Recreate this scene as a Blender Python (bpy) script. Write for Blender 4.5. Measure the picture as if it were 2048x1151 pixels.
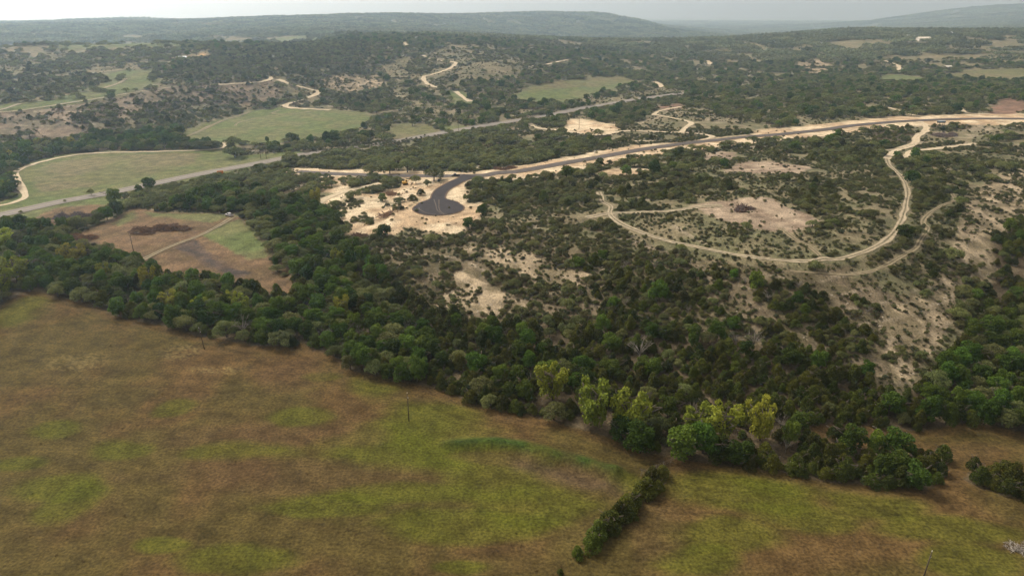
import bpy, math, random
import numpy as np
from mathutils import Vector, Matrix, Euler
for _o in list(bpy.data.objects): bpy.data.objects.remove(_o)
SC = bpy.context.scene; COL = SC.collection
# ---------------------------------------------------------------- camera
cam = bpy.data.objects.new('camera', bpy.data.cameras.new('camera')); COL.objects.link(cam)
cam.location = (0, 0, 115.0)
PITCH = math.atan((575.5-12)/1365)
cam.rotation_euler = (math.pi/2-PITCH, 0, 0)
cam.data.sensor_width = 36.0; cam.data.lens = 36.0*1365/2048
cam.data.clip_start = 1.0; cam.data.clip_end = 60000
SC.camera = cam
# ---------------------------------------------------------------- sky, sun, exposure
SUN_EL, SUN_AZ = math.radians(47), math.radians(-48)        # azimuth from the view direction, west negative
world = bpy.data.worlds.new('World'); SC.world = world; world.use_nodes = True
_n = world.node_tree.nodes; _l = world.node_tree.links
_sky = _n.new('ShaderNodeTexSky'); _sky.sky_type = 'NISHITA'; _sky.sun_disc = False
_sky.sun_elevation = SUN_EL; _sky.sun_rotation = SUN_AZ; _sky.air_density = 1.0; _sky.dust_density = 5.0; _sky.ozone_density = 1.0; _sky.altitude = 300
_hs = _n.new('ShaderNodeHueSaturation'); _hs.inputs['Saturation'].default_value = 0.15
_bg = _n['Background']; _bg.inputs['Strength'].default_value = 0.15
_l.new(_sky.outputs[0], _hs.inputs['Color']); _mx = _n.new('ShaderNodeMix'); _mx.data_type = 'RGBA'; _mx.blend_type = 'MULTIPLY'; _mx.inputs[0].default_value = 1.0; _mx.inputs[7].default_value = (1.0, .955, .90, 1)
_l.new(_hs.outputs[0], _mx.inputs[6]); _l.new(_mx.outputs[2], _bg.inputs['Color'])
sun = bpy.data.objects.new('sun', bpy.data.lights.new('sun', 'SUN')); COL.objects.link(sun)
sun.data.energy = 1.5; sun.data.angle = math.radians(12); sun.data.color = (1.0, 0.93, 0.82)
_d = Vector((math.sin(SUN_AZ)*math.cos(SUN_EL), math.cos(SUN_AZ)*math.cos(SUN_EL), math.sin(SUN_EL)))
sun.rotation_euler = _d.to_track_quat('Z', 'Y').to_euler()
SC.view_settings.view_transform = 'Standard'; SC.view_settings.look = 'None'
SC.view_settings.exposure = 0.7; SC.view_settings.gamma = 1.0; SC.view_settings.use_curve_mapping = False
SC.render.engine = 'CYCLES'
SC.cycles.max_bounces = 5; SC.cycles.diffuse_bounces = 3; SC.cycles.glossy_bounces = 1; SC.cycles.transmission_bounces = 1; SC.cycles.volume_bounces = 3
SC.cycles.use_denoising = True; SC.cycles.caustics_reflective = False; SC.cycles.caustics_refractive = False
SC.render.filter_size = 1.2
# ---------------------------------------------------------------- the survey: ground positions in metres, x east, y north, origin below the viewpoint
SPOTS = [(-111.9,113.8,0),(-55.9,113.8,0),(0.0,113.8,0),(55.9,113.8,0),(111.9,113.8,0),(-144.6,113.8,0),(144.8,113.8,0),(-143.5,159.4,0),(-73.4,159.4,0),(-3.4,159.4,0),(59.9,138.5,0),(128.9,138.5,0),(-183.6,217.7,1),(-111.9,217.7,1),(-52.5,191.8,0),(-200.4,260.4,2),(38.0,163.2,-1),(113.9,169.2,0),(141.9,167.7,1),(-237.3,217.7,1),(-331.7,323.3,2),(184.2,158.0,1),(-172.8,262.7,1),(-102.9,243.0,1),(-40.2,217.7,1),(12.0,185.7,0),(57.2,177.1,0),(104.9,182.5,2),(-200.4,336.1,3),(-148.8,306.0,3),(-107.8,290.0,4),(-123.2,338.3,5),(-205.0,371.8,3),(-267.5,339.1,2),(-81.2,275.3,5),(-79.4,318.1,9),(-52.6,248.1,3),(-23.7,236.6,4),(-39.9,340.9,15),(-65.5,338.6,13),(-22.7,315.3,15),(-39.6,314.5,14),(-37.1,270.3,7),(-25.3,255.8,4),(-40.3,358.1,15),(-44.6,415.4,14),(-66.9,398.6,12),(28.0,288.1,19),(43.3,323.9,20),(60.6,285.6,21),(77.5,266.1,22),(94.2,254.2,23),(112.4,250.2,23),(133.8,254.2,23),(166.8,279.9,24),(199.4,337.1,24),(236.6,424.2,23),(105.0,303.4,26),(116.1,295.5,26),(142.9,329.7,26),(95.4,337.1,24),(71.6,344.5,22),(7.0,359.4,18),(18.4,318.7,19),(-5.0,262.8,10),(15.9,266.5,13),(35.1,252.8,14),(53.1,242.4,14),(69.9,232.7,14),(86.1,225.9,15),(102.5,221.5,15),(120.3,221.5,15),(142.8,230.4,15),(14.2,230.0,5),(30.7,211.9,4),(45.9,199.6,3),(60.4,191.3,4),(74.4,185.1,4),(87.8,179.2,4),(116.5,192.4,7),(132.0,207.8,10),(134.7,180.8,3),(193.9,248.9,7),(178.7,211.9,4),(165.4,225.9,9),(217.3,307.3,20),(290.5,401.2,22),(245.9,317.0,17),(216.2,268.5,10),(174.7,252.8,14),(255.9,251.2,6),(345.1,359.4,18),(-8.0,450.3,14),(63.3,489.9,16),(146.0,533.0,17),(236.5,566.6,19),(342.3,612.2,20),(459.2,628.6,21),(219.1,639.6,18),(373.4,776.2,19),(500.5,804.9,21),(70.1,622.3,14),(137.0,691.6,15),(569.1,619.9,21),(-150.1,477.9,6),(-94.4,464.8,9),(-56.5,437.2,12),(-165.8,482.3,5),(-300.5,399.3,1),(-259.4,447.9,1),(-201.4,521.1,2),(-161.6,544.3,3),(-122.7,592.1,4),(-67.1,643.3,6),(40.0,732.9,8),(168.6,858.5,10),(230.2,912.0,11),(-318.3,461.7,1),(-269.8,503.8,2),(-215.0,559.2,2),(-362.7,491.8,1),(-405.0,422.3,1),(-267.2,641.5,4),(-221.3,725.4,5),(-175.3,753.8,6),(-207.9,615.9,4),(-283.3,603.8,4),(-402.7,597.4,3),(-372.9,622.8,5),(-450.4,603.8,4),(-424.2,636.3,14),(-474.8,642.6,13),(-387.1,652.8,16),(-362.9,698.5,14),(-496.6,678.6,24),(-447.6,719.6,26),(-391.6,762.1,26),(-371.7,843.8,28),(-334.7,872.5,28),(-295.1,903.2,28),(-242.5,891.0,14),(-269.8,833.7,9),(-331.3,740.0,8),(-316.0,812.8,6),(-584.9,636.3,14),(-529.0,727.8,30),(-557.8,859.6,38),(-479.4,882.0,36),(-609.5,1064.6,48),(-465.9,992.2,46),(-707.8,992.2,46),(-692.9,1082.3,54),(-468.0,1082.3,54),(-453.8,1144.0,58),(-328.4,1117.7,52),(-762.1,1144.0,58),(-606.0,1133.5,60),(-880.6,992.2,46),(-264.0,1010.7,38),(-244.6,1164.0,57),(-202.6,1015.9,24),(-129.2,1063.2,34),(-99.9,1159.9,42),(-62.8,1224.2,46),(-111.5,965.5,22),(-134.1,840.9,11),(-17.8,1063.2,34),(56.6,1060.6,20),(86.8,973.4,8),(131.9,1063.1,9),(244.9,1267.2,10),(355.1,1352.0,12),(499.2,1509.5,20),(613.6,1299.5,16),(592.9,1086.7,14),(757.5,1105.3,16),(781.0,1279.8,26),(895.8,1592.6,46),(1015.3,1505.2,40),(1239.3,1401.6,36),(-332.4,1492.3,60),(-24.8,1500.3,50),(1009.7,2177.3,46.0),(1315.6,1886.6,52.8),(778.6,2375.7,18.2),(628.1,2419.8,0.7),(1515.4,1730.2,57.9),(-1094.7,2793.1,58.6),(-887.8,3074.4,72.4),(-512.2,3361.2,77.0),(-230.1,3592.6,63.0),(-73.4,4499.4,66.9),(384.0,4483.6,72.7),(684.6,4447.6,53.4),(852.5,4520.3,15.1),(974.6,4495.6,-27.5),(259.8,2988.7,-22.2),(58.9,3299.5,6.1),(-394.2,2569.9,45.1),(-642.1,2208.6,47.8),(-807.0,2046.6,43.5),(-2294.5,3276.5,36.3),(-2152.3,3606.6,42.2),(-1990.8,3923.9,48.2),(-1647.0,3863.6,32.0),(-1495.6,2126.8,42.1),(-1311.3,2474.0,47.7),(-984.7,2297.9,36.2),(-2684.8,2965.1,43.8),(-1749.1,1923.7,49.1),(4556.2,6575.8,127.3),(4253.2,6775.7,98.0),(4020.5,6916.3,67.2),(3774.7,7053.5,21.8),(3551.7,7168.4,-20.7),(2500.9,3741.0,10.8),(5344.9,5952.5,115.0),(-854.7,1232.6,25),(-730.9,1309.9,28),(-583.8,1381.7,30),(-443.1,1380.6,40),(-1082.7,1561.4,15),(-882.0,1682.9,15),(-652.1,1677.7,25),(914.7,3170.7,-30),(1199.2,3074.4,-30),(1455.9,2961.5,-25),(1819.5,2753.1,0),(1275.0,4419.8,-60),(1671.6,4285.5,-60),(1961.1,4161.0,-55),(1480.5,5814.5,-60),(2181.0,6123.2,-60),(2638.8,5940.3,-60),(287.8,5592.6,20),(847.2,5535.6,0),(-689.9,4548.0,40),(-1214.3,4229.1,30),(-2861.4,5836.3,-40),(-3703.9,5341.5,-40),(3537.9,7728.7,-60),(2097.3,8237.2,-60),(-130.0,7998.9,-60),(-1500.1,6837.4,-50),(-3961.9,8081.1,-90),(-5128.4,7395.9,-90),(4962.4,7508.3,40),(-215.4,208.8,1),(-502.7,487.1,5),(-861.8,835.1,40),(218.9,205.1,2),(510.8,478.6,18),(1094.6,1025.6,25),(-22.8,32.9,0),(-47.6,36.5,0),(48.1,35.9,0),(-158.7,121.8,0),(160.2,119.7,0)]
ZONES = [
 ('field_edge','meadow',0,None,None,[(-114.2,50.1),(-117.8,53.2),(-121.6,56.4),(-125.6,59.9),(-129.9,63.6),(-134.5,67.5),(-139.5,71.8),(-144.7,76.3),(-150.5,81.3),(-156.7,86.6),(-163.4,92.4),(-170.8,98.8),(-178.9,105.7),(-187.8,113.3),(-197.6,121.7),(-208.4,131.0),(-220.4,141.4),(-233.9,153.0),(-249.1,166.1),(-266.5,181.1),(-286.2,198.1),(-309.3,218.0),(-336.5,241.5),(-324.8,241.1),(-313.2,240.9),(-301.6,240.6),(-290.0,240.3),(-278.3,239.9),(-266.7,239.6),(-255.1,239.2),(-243.4,238.8),(-231.8,238.3),(-220.1,237.7),(-208.6,237.3),(-208.8,254.4),(-209.3,264.3),(-206.7,270.8),(-192.9,265.0),(-175.7,260.4),(-158.6,247.9),(-133.8,237.7),(-116.3,228.2),(-110.8,228.3),(-95.2,221.2),(-78.9,221.2),(-78.1,225.0),(-71.7,218.2),(-60.4,212.1),(-57.2,205.4),(-44.2,199.7),(-34.4,196.0),(-25.0,192.3),(-11.5,182.6),(4.0,176.8),(18.7,172.0),(29.7,165.0),(36.1,160.3),(43.9,157.5),(51.6,154.9),(59.1,152.7),(71.3,149.0),(79.6,146.6),(87.9,144.5),(100.4,143.4),(107.2,142.8),(115.9,148.9),(118.6,156.9),(108.5,158.8),(95.5,161.3),(86.2,164.8),(87.0,169.0),(96.7,170.7),(107.3,170.9),(120.8,168.6),(136.5,170.7),(148.2,166.7),(154.4,164.4),(160.5,162.2),(166.4,159.9),(172.2,157.7),(177.7,155.4),(183.1,153.2),(188.4,151.0),(193.6,148.9),(198.6,146.8),(203.4,144.7),(208.1,142.6),(212.7,140.5),(203.3,130.9),(194.7,122.1),(186.9,114.2),(179.7,106.9),(173.1,100.2),(167.0,94.0),(161.3,88.3),(156.0,83.1),(151.2,78.2),(146.7,73.7),(142.4,69.4),(138.5,65.5),(134.9,61.9),(131.5,58.5),(128.3,55.2),(125.3,52.2),(122.5,49.4),(118.8,49.4),(115.2,49.4),(111.7,49.4),(108.1,49.4),(104.5,49.4),(100.9,49.4),(97.3,49.4),(93.7,49.5),(90.1,49.5),(86.6,49.5),(83.0,49.5),(79.4,49.6),(75.8,49.6),(72.2,49.6),(68.7,49.7),(65.1,49.7),(61.5,49.8),(57.9,49.8),(54.3,49.9),(50.7,49.9),(47.1,50.0),(43.5,50.0),(39.8,50.0),(36.1,50.0),(32.5,50.0),(28.8,50.0),(25.2,50.0),(21.5,50.0),(17.8,50.0),(14.2,50.0),(10.5,49.9),(6.8,49.9),(3.2,49.9),(-0.5,49.9),(-4.1,49.9),(-7.8,49.9),(-11.4,49.9),(-15.1,49.9),(-18.7,49.9),(-22.4,49.9),(-26.0,49.8),(-29.7,49.8),(-33.3,49.8),(-37.0,49.8),(-40.6,49.8),(-44.3,49.8),(-47.9,49.8),(-51.6,49.9),(-55.3,49.9),(-59.0,49.9),(-62.6,49.9),(-66.3,50.0),(-70.0,50.0),(-73.8,50.0),(-77.5,50.1),(-81.1,50.1),(-84.8,50.1),(-88.5,50.1),(-92.2,50.1),(-95.9,50.1),(-99.5,50.1),(-103.2,50.1),(-106.9,50.1),(-110.5,50.1)]),
 ('belt_left','litter',0.97,'creek',1.1,[(-278.5,241.9),(-266.8,241.2),(-255.0,240.5),(-243.4,239.7),(-231.7,238.9),(-220.0,238.0),(-208.6,237.3),(-208.8,254.4),(-209.3,264.3),(-206.7,270.8),(-192.9,265.0),(-175.7,260.4),(-158.6,247.9),(-133.8,237.7),(-116.3,228.2),(-110.8,228.3),(-95.2,221.2),(-78.9,221.2),(-78.1,225.0),(-88.2,260.8),(-96.1,259.4),(-117.7,273.0),(-137.8,279.6),(-155.4,284.1),(-170.2,295.8),(-184.3,305.2),(-203.8,318.9),(-216.4,319.3),(-229.9,337.6),(-248.0,354.1),(-266.7,361.7),(-290.6,372.2),(-303.2,367.3),(-315.7,362.6),(-327.7,358.0),(-339.3,353.2),(-350.8,348.7),(-361.9,344.2),(-372.9,339.9),(-317.9,283.0)]),
 ('belt_mid','litter',0.97,'creek',1.1,[(-155.9,377.6),(-139.4,354.9),(-125.6,330.0),(-117.2,315.7),(-108.3,296.1),(-92.3,267.9),(-78.1,225.0),(-71.7,218.2),(-60.4,212.1),(-57.2,205.4),(-44.2,199.7),(-34.4,196.0),(-25.0,192.3),(-16.5,199.1),(-7.5,206.0),(-15.1,218.8),(-23.4,232.8),(-39.6,255.8),(-50.2,272.1),(-63.8,287.1),(-78.7,314.3),(-92.9,354.5),(-103.1,374.3),(-120.2,395.0),(-141.6,405.7),(-159.1,420.8),(-181.4,437.8),(-193.5,427.1),(-200.0,419.7),(-204.6,408.7),(-224.6,411.6),(-206.2,392.5),(-182.8,386.8)]),
 ('belt_right','litter',0.97,'cedarwood',0.92,[(-25.0,192.3),(-11.5,182.6),(4.0,176.8),(18.7,172.0),(29.7,165.0),(36.1,160.3),(43.9,157.5),(51.6,154.9),(59.1,152.7),(71.3,149.0),(79.6,146.6),(87.9,144.5),(100.4,143.4),(107.2,142.8),(115.9,148.9),(118.6,156.9),(108.5,158.8),(95.5,161.3),(86.2,164.8),(87.0,169.0),(96.7,170.7),(107.3,170.9),(120.8,168.6),(136.5,170.7),(148.2,166.7),(155.0,164.7),(161.6,162.8),(168.1,160.9),(174.4,158.9),(180.5,156.9),(186.5,155.0),(192.4,153.1),(198.1,151.2),(211.0,164.2),(225.5,178.9),(241.6,195.2),(259.3,213.4),(277.4,232.5),(269.5,235.1),(261.5,237.9),(252.8,240.2),(243.4,242.0),(233.7,243.7),(223.6,245.0),(213.4,246.3),(202.7,247.1),(172.9,228.5),(147.9,204.9),(131.0,188.9),(119.4,181.0),(114.7,184.2),(111.7,192.4),(103.4,200.2),(91.9,202.9),(80.3,205.7),(65.2,212.4),(53.4,217.9),(41.1,224.1),(23.4,229.6),(4.9,232.5),(-14.0,233.9),(-30.3,244.8),(-46.9,263.6),(-49.9,255.9),(-38.9,235.3),(-29.2,216.5)]),
 ('belt_east','litter',0.97,'creek',1.0,[(128.5,180.7),(145.0,199.7),(168.3,221.1),(200.1,243.2),(210.8,242.6),(221.0,241.4),(230.8,239.9),(240.2,238.1),(249.6,236.4),(258.3,234.3),(266.4,231.8),(274.2,229.1),(256.8,210.8),(239.8,193.5),(224.5,177.8),(210.5,163.7),(198.1,151.2),(192.4,153.1),(186.5,155.0),(180.5,156.9),(174.4,158.9),(168.1,160.9),(161.6,162.8),(155.0,164.7),(148.2,166.7),(136.5,170.7)]),
 ('hedge','litter',1.0,'hedge',1.12,[(43.9,157.5),(51.6,154.9),(59.1,152.7),(71.3,149.0),(79.6,146.6),(87.9,144.5),(100.4,143.4),(107.2,142.8),(115.0,147.9),(119.0,156.5),(108.5,158.8),(95.5,161.3),(86.2,164.8),(78.1,167.1),(70.1,170.3),(58.3,169.9)]),
 ('hedge_east','litter',1.0,'hedge',1.12,[(119.2,147.2),(121.2,143.6),(128.6,138.0),(134.4,135.1),(140.1,132.4),(145.6,129.7),(150.8,127.1),(157.4,134.8),(151.8,137.3),(146.0,139.9),(139.9,142.6),(133.7,145.4),(125.3,150.2),(122.2,150.5)]),
 ('slope','rubble',0.7,'scrub',0.9,[(-15.7,320.2),(8.8,322.1),(23.3,319.2),(37.7,317.6),(48.8,294.9),(59.3,278.1),(76.3,260.7),(92.8,249.4),(103.1,245.7),(113.7,243.4),(135.5,249.0),(161.3,268.2),(183.0,275.9),(184.1,257.6),(155.8,222.5),(141.6,206.2),(129.8,193.1),(119.5,188.3),(111.4,191.6),(103.5,196.3),(95.7,201.8),(85.1,203.5),(75.1,207.0),(65.1,211.8),(53.2,216.9),(40.9,222.6),(23.3,228.0),(4.9,230.9),(-13.9,232.1),(-30.3,244.8),(-46.9,263.6),(-63.8,287.1),(-78.7,314.3),(-69.2,316.1),(-54.1,314.3),(-39.6,314.7),(-25.1,315.0)]),
 ('slope_dark','rubble',0.84,'slopewood',0.85,[(33.6,278.0),(45.1,268.2),(56.1,259.9),(68.3,254.3),(79.8,248.2),(90.8,242.5),(102.5,238.2),(114.7,235.7),(130.0,227.3),(123.3,211.7),(116.3,196.0),(109.5,195.2),(96.0,202.7),(85.4,204.4),(75.3,207.8),(65.2,212.4),(53.4,218.2),(41.1,224.6),(23.8,235.2),(19.6,258.3)]),
 ('slope_bare_east','rock',0.46,'scrub',0.75,[(133.0,223.7),(151.5,240.2),(169.7,255.2),(182.3,256.3),(163.7,231.2),(148.4,210.6),(136.5,198.1),(122.6,186.5),(120.7,189.2),(123.6,201.2),(127.5,212.3)]),
 ('slope_bare_mid','rock',0.48,'scrub',0.7,[(-31.2,249.6),(-30.7,270.1),(-22.6,277.3),(-13.4,266.3),(3.2,247.8),(7.0,240.4),(-2.7,238.2),(-18.3,242.4)]),
 ('slope_bare_top','rock',0.36,'scrub',0.7,[(-22.8,316.5),(-5.5,296.2),(12.1,276.2),(31.8,259.6),(27.1,251.3),(11.5,259.7),(-5.2,274.1),(-22.7,295.3)]),
 ('hilltop','drygrass',0.5,'scrub',0.85,[(-17.6,365.8),(-7.1,396.8),(12.7,399.1),(32.7,401.1),(52.8,402.9),(73.6,408.3),(94.4,411.7),(115.8,416.4),(137.7,421.0),(159.6,424.3),(181.5,427.0),(202.3,431.4),(223.3,435.7),(245.1,440.7),(204.7,337.4),(171.9,282.9),(151.4,266.7),(132.4,251.1),(118.9,250.3),(106.1,251.0),(94.0,253.7),(83.5,263.0),(72.8,274.8),(60.5,284.8),(43.0,321.5),(18.4,318.3),(-5.8,313.2)]),
 ('hill_dense_a','drygrass',0.79,'cedar',1.05,[(-21.5,387.6),(-7.3,409.3),(9.5,412.0),(26.5,414.2),(52.8,402.9),(50.2,359.5),(42.8,340.8),(20.0,347.7),(-6.4,351.7),(-19.3,371.8)]),
 ('hill_dense_b','drygrass',0.76,'cedar',1.05,[(62.5,408.5),(92.5,407.6),(108.1,397.6),(121.4,383.1),(142.7,371.2),(133.1,330.0),(118.5,330.6),(103.9,331.3),(90.6,332.6),(77.6,336.0),(58.9,329.5),(48.7,337.0),(55.6,396.6)]),
 ('hill_dense_c','drygrass',0.78,'cedar',1.0,[(72.1,452.8),(99.9,458.6),(129.1,467.2),(152.1,470.0),(176.1,474.5),(200.6,487.2),(226.0,499.9),(256.2,520.3),(265.4,486.2),(237.1,431.3),(217.8,428.5),(197.6,423.1),(176.8,415.5),(157.3,429.7),(133.6,435.6),(109.8,430.1),(87.7,430.1)]),
 ('hill_dense_d','drygrass',0.52,'cedar',0.85,[(152.9,383.8),(176.5,385.9),(171.1,342.8),(152.2,295.7),(131.9,274.3),(124.9,295.1),(142.8,329.4)]),
 ('hill_dense_e','drygrass',0.72,'cedar',0.9,[(244.8,416.3),(290.8,451.9),(285.1,411.7),(238.5,347.8),(196.1,288.9),(177.5,274.0),(176.5,285.1),(209.0,338.2)]),
 ('hill_dense_f','drygrass',0.55,'cedar',0.85,[(135.3,257.9),(152.6,263.6),(170.9,269.9),(179.7,267.6),(156.7,234.7),(140.3,233.6),(126.8,237.4)]),
 ('hill_mid','drygrass',0.62,'scrub',0.9,[(8.8,322.1),(23.3,319.2),(38.3,301.1),(56.4,273.7),(46.8,265.9),(27.4,280.4),(10.5,294.9)]),
 ('hill_gap','drygrass',0.34,'scrub',0.85,[(52.5,312.3),(74.9,323.3),(87.5,320.1),(99.4,315.7),(105.5,277.3),(120.9,273.2),(139.1,276.0),(134.2,260.1),(120.1,257.6),(106.5,255.7),(93.0,263.4),(79.6,274.4),(62.0,292.8)]),
 ('hill_gap_b','drygrass',0.42,'scrub',0.8,[(67.5,322.6),(83.0,316.3),(98.5,312.3),(96.9,283.6),(106.6,276.5),(117.1,272.3),(127.7,269.4),(122.9,257.2),(109.4,258.3),(96.3,261.2),(86.4,268.8),(76.5,278.9),(60.9,299.4)]),
 ('bare_top','pinksoil',0,None,None,[(99.4,315.7),(111.2,335.1),(123.1,337.3),(130.4,332.7),(131.2,318.1),(136.9,302.6),(137.0,289.1),(122.7,278.0),(110.2,278.8),(100.4,288.2),(94.3,297.8),(91.9,314.2)]),
 ('bare_top_lip','pinksoil',0.05,'scrub',0.6,[(87.1,328.6),(99.8,334.7),(109.5,333.5),(98.5,296.8),(94.1,313.6)]),
 ('bare_north','pinksoil',0.03,None,None,[(127.6,408.9),(148.9,443.2),(169.7,446.8),(184.7,415.9),(168.7,395.2),(140.2,397.3)]),
 ('bare_north_b','pinksoil',0,None,None,[(133.1,476.2),(150.0,492.5),(159.9,484.0),(147.4,454.4),(128.3,451.7)]),
 ('bare_west','caliche',0.05,None,None,[(52.0,422.7),(69.2,433.5),(86.9,426.0),(81.4,412.6),(63.0,411.9)]),
 ('east_wood','drygrass',0.6,'cedar',0.9,[(285.9,484.9),(309.6,491.4),(332.5,496.1),(359.4,506.0),(384.8,512.9),(409.8,518.6),(435.7,524.9),(465.4,535.0),(493.9,542.9),(524.9,552.9),(550.6,556.7),(577.4,561.4),(607.3,568.6),(486.0,446.3),(460.2,440.4),(437.2,436.9),(417.3,436.3),(399.5,437.9),(381.2,439.0),(358.7,435.3),(334.5,428.8),(311.3,423.1),(291.4,421.4),(295.1,459.0)]),
 ('east_bare','rock',0.36,'scrub',0.7,[(239.4,348.0),(281.2,393.8),(326.5,426.5),(345.3,428.4),(370.6,437.8),(389.3,439.0),(404.2,435.9),(421.7,435.7),(440.6,437.1),(461.7,440.3),(486.0,446.3),(405.6,365.4),(354.1,312.8),(317.8,275.2),(290.6,246.5),(281.0,248.0),(271.9,250.0),(262.9,252.3),(252.4,253.2),(242.1,254.5),(230.7,254.7),(219.1,254.7),(207.3,254.3),(195.8,257.1),(186.1,262.9),(192.8,283.3)]),
 ('east_low','litter',0.8,'cedarwood',0.9,[(218.3,294.9),(251.1,322.1),(269.2,327.3),(284.8,329.2),(300.2,330.8),(315.9,332.5),(331.8,334.2),(347.7,335.8),(361.2,335.0),(378.7,337.9),(333.0,291.2),(301.0,257.7),(277.4,232.5),(269.3,234.9),(261.1,237.4),(252.2,239.5),(242.6,241.0),(232.8,242.5),(222.6,243.7),(212.3,244.7),(201.4,245.2),(175.3,232.4),(179.8,246.6),(200.0,262.5)]),
 ('road_cut','caliche',0.0,None,None,[(-171.6,500.1),(-143.1,491.3),(-115.9,483.8),(-86.4,469.1),(-59.1,458.3),(-27.8,447.2),(5.5,461.6),(30.2,477.3),(57.4,502.1),(86.1,521.8),(117.5,545.2),(154.8,567.1),(191.3,579.5),(231.0,596.5),(274.0,616.9),(306.1,629.0),(337.4,637.7),(380.2,649.1),(406.6,650.6),(432.8,651.7),(459.2,651.8),(481.8,646.9),(508.5,647.6),(534.0,646.9),(564.1,651.5),(588.5,649.5),(617.5,652.4),(646.5,655.1),(584.4,588.3),(559.4,588.2),(536.0,590.0),(512.0,591.1),(486.7,590.9),(462.2,591.6),(438.0,592.7),(410.2,592.2),(384.1,594.2),(348.3,591.3),(310.0,582.4),(276.4,564.2),(245.1,547.8),(207.8,532.6),(173.9,522.7),(138.4,503.1),(104.4,480.7),(75.9,456.0),(50.2,435.5),(26.9,421.9),(4.9,412.7),(-26.0,415.0),(-55.7,430.7),(-81.6,441.0),(-108.1,448.7),(-134.1,458.0),(-161.9,470.1)]),
 ('road_verge','caliche',0.3,'oak',0.9,[(-161.9,470.1),(-134.1,458.0),(-108.1,448.7),(-81.5,440.2),(-55.6,429.5),(-54.2,418.2),(-83.2,422.0),(-98.9,407.5),(-126.0,416.2),(-151.9,438.4)]),
 ('oaks_north','drygrass',0.79,'oak',1.15,[(-183.6,537.7),(-170.1,575.5),(-144.9,594.5),(-117.9,613.6),(-88.1,625.3),(-57.1,635.5),(-11.0,635.7),(15.4,587.2),(28.9,520.5),(58.1,509.1),(30.4,481.5),(5.5,463.9),(-28.0,450.4),(-59.1,458.3),(-86.6,469.9),(-116.6,486.7),(-143.6,493.1),(-172.3,502.4)]),
 ('oaks_mid','drygrass',0.55,'oak',1.0,[(-194.5,482.0),(-166.1,483.3),(-127.8,447.3),(-116.1,402.2),(-142.7,409.1),(-177.8,437.0),(-195.1,431.1),(-218.8,419.2),(-230.6,444.1),(-220.0,462.0),(-208.9,481.8)]),
 ('oaks_west','litter',0.92,'oak',1.05,[(-243.1,420.0),(-230.6,444.1),(-208.5,472.1),(-173.6,473.4),(-137.7,434.9),(-120.2,395.0),(-141.6,405.7),(-181.4,437.8),(-196.5,419.1),(-206.2,392.5),(-230.1,404.1)]),
 ('apron','caliche',0,None,None,[(-83.3,323.9),(-84.0,338.9),(-72.0,345.3),(-60.7,349.1),(-53.0,371.8),(-51.2,392.7),(-49.5,408.9),(-43.4,418.9),(-37.9,428.6),(-28.0,423.5),(-25.9,387.8),(-23.4,370.1),(-14.4,368.2),(-15.1,343.4),(-19.6,324.2),(-26.2,313.4),(-34.8,315.4),(-42.6,319.4),(-51.1,327.9),(-57.3,318.6),(-69.2,323.2)]),
 ('yard','caliche',0.1,'scrub',0.6,[(-101.0,403.0),(-94.3,414.6),(-80.7,426.2),(-62.3,431.8),(-44.5,430.4),(-48.9,403.7),(-51.1,379.4),(-63.0,372.6),(-76.6,385.4),(-87.7,382.6)]),
 ('yard_scrub','caliche',0.44,'scrub',0.85,[(-100.4,387.4),(-76.2,383.3),(-63.8,369.2),(-54.4,372.2),(-60.7,349.1),(-74.6,344.7),(-84.0,338.9),(-85.6,328.6),(-92.9,354.5)]),
 ('yard_thicket','drygrass',0.92,'oak',0.8,[(-106.0,439.4),(-85.9,437.4),(-70.1,430.1),(-69.3,414.3),(-85.2,400.1),(-98.9,407.5)]),
 ('lane','caliche',0.0,None,None,[(-111.7,385.5),(-111.2,400.9),(-100.8,416.2),(-95.2,407.4),(-101.1,390.4),(-104.3,376.5)]),
 ('pad','caliche',0,None,None,[(49.3,657.1),(59.2,697.3),(70.4,694.0),(80.2,651.4),(93.3,634.4),(94.3,603.6),(86.3,583.3),(74.0,579.4),(60.4,590.5),(51.0,607.4),(23.4,633.6),(25.9,640.2),(47.7,622.3)]),
 ('pad_scrub','drygrass',0.33,'cedar',0.9,[(94.8,607.5),(124.9,652.7),(149.6,730.3),(197.5,777.4),(186.5,655.4),(219.0,639.3),(218.6,597.9),(195.0,564.8),(165.0,559.3),(140.0,540.2),(117.0,533.4),(94.9,528.9),(69.9,545.1),(60.9,573.9),(86.2,576.8)]),
 ('redsoil','redsoil',0.1,'scrub',0.7,[(158.8,777.4),(192.7,804.4),(185.6,750.2),(159.0,725.5)]),
 ('north_scrub','drygrass',0.4,'cedar',0.9,[(241.3,794.9),(279.4,862.6),(321.2,877.3),(315.5,828.2),(266.9,786.9)]),
 ('east_junction','drygrass',0.42,'cedar',0.9,[(311.6,569.3),(352.4,591.0),(377.1,593.0),(400.3,592.7),(387.7,566.2),(352.0,516.2),(313.5,501.9),(292.9,484.6),(275.9,486.0),(278.7,505.3)]),
 ('east_junction_wood','litter',0.85,'cedar',0.9,[(297.2,565.0),(330.2,573.7),(321.0,545.6),(288.8,503.5),(272.7,515.5)]),
 ('east_junction_hedge','litter',0.9,'cedar',0.8,[(360.1,595.5),(395.0,597.9),(383.2,575.3),(345.8,564.6)]),
 ('redcut','redsoil',0.15,'cedar',0.8,[(444.9,652.3),(526.1,757.3),(564.8,782.1),(520.1,702.5),(468.0,648.6)]),
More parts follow.
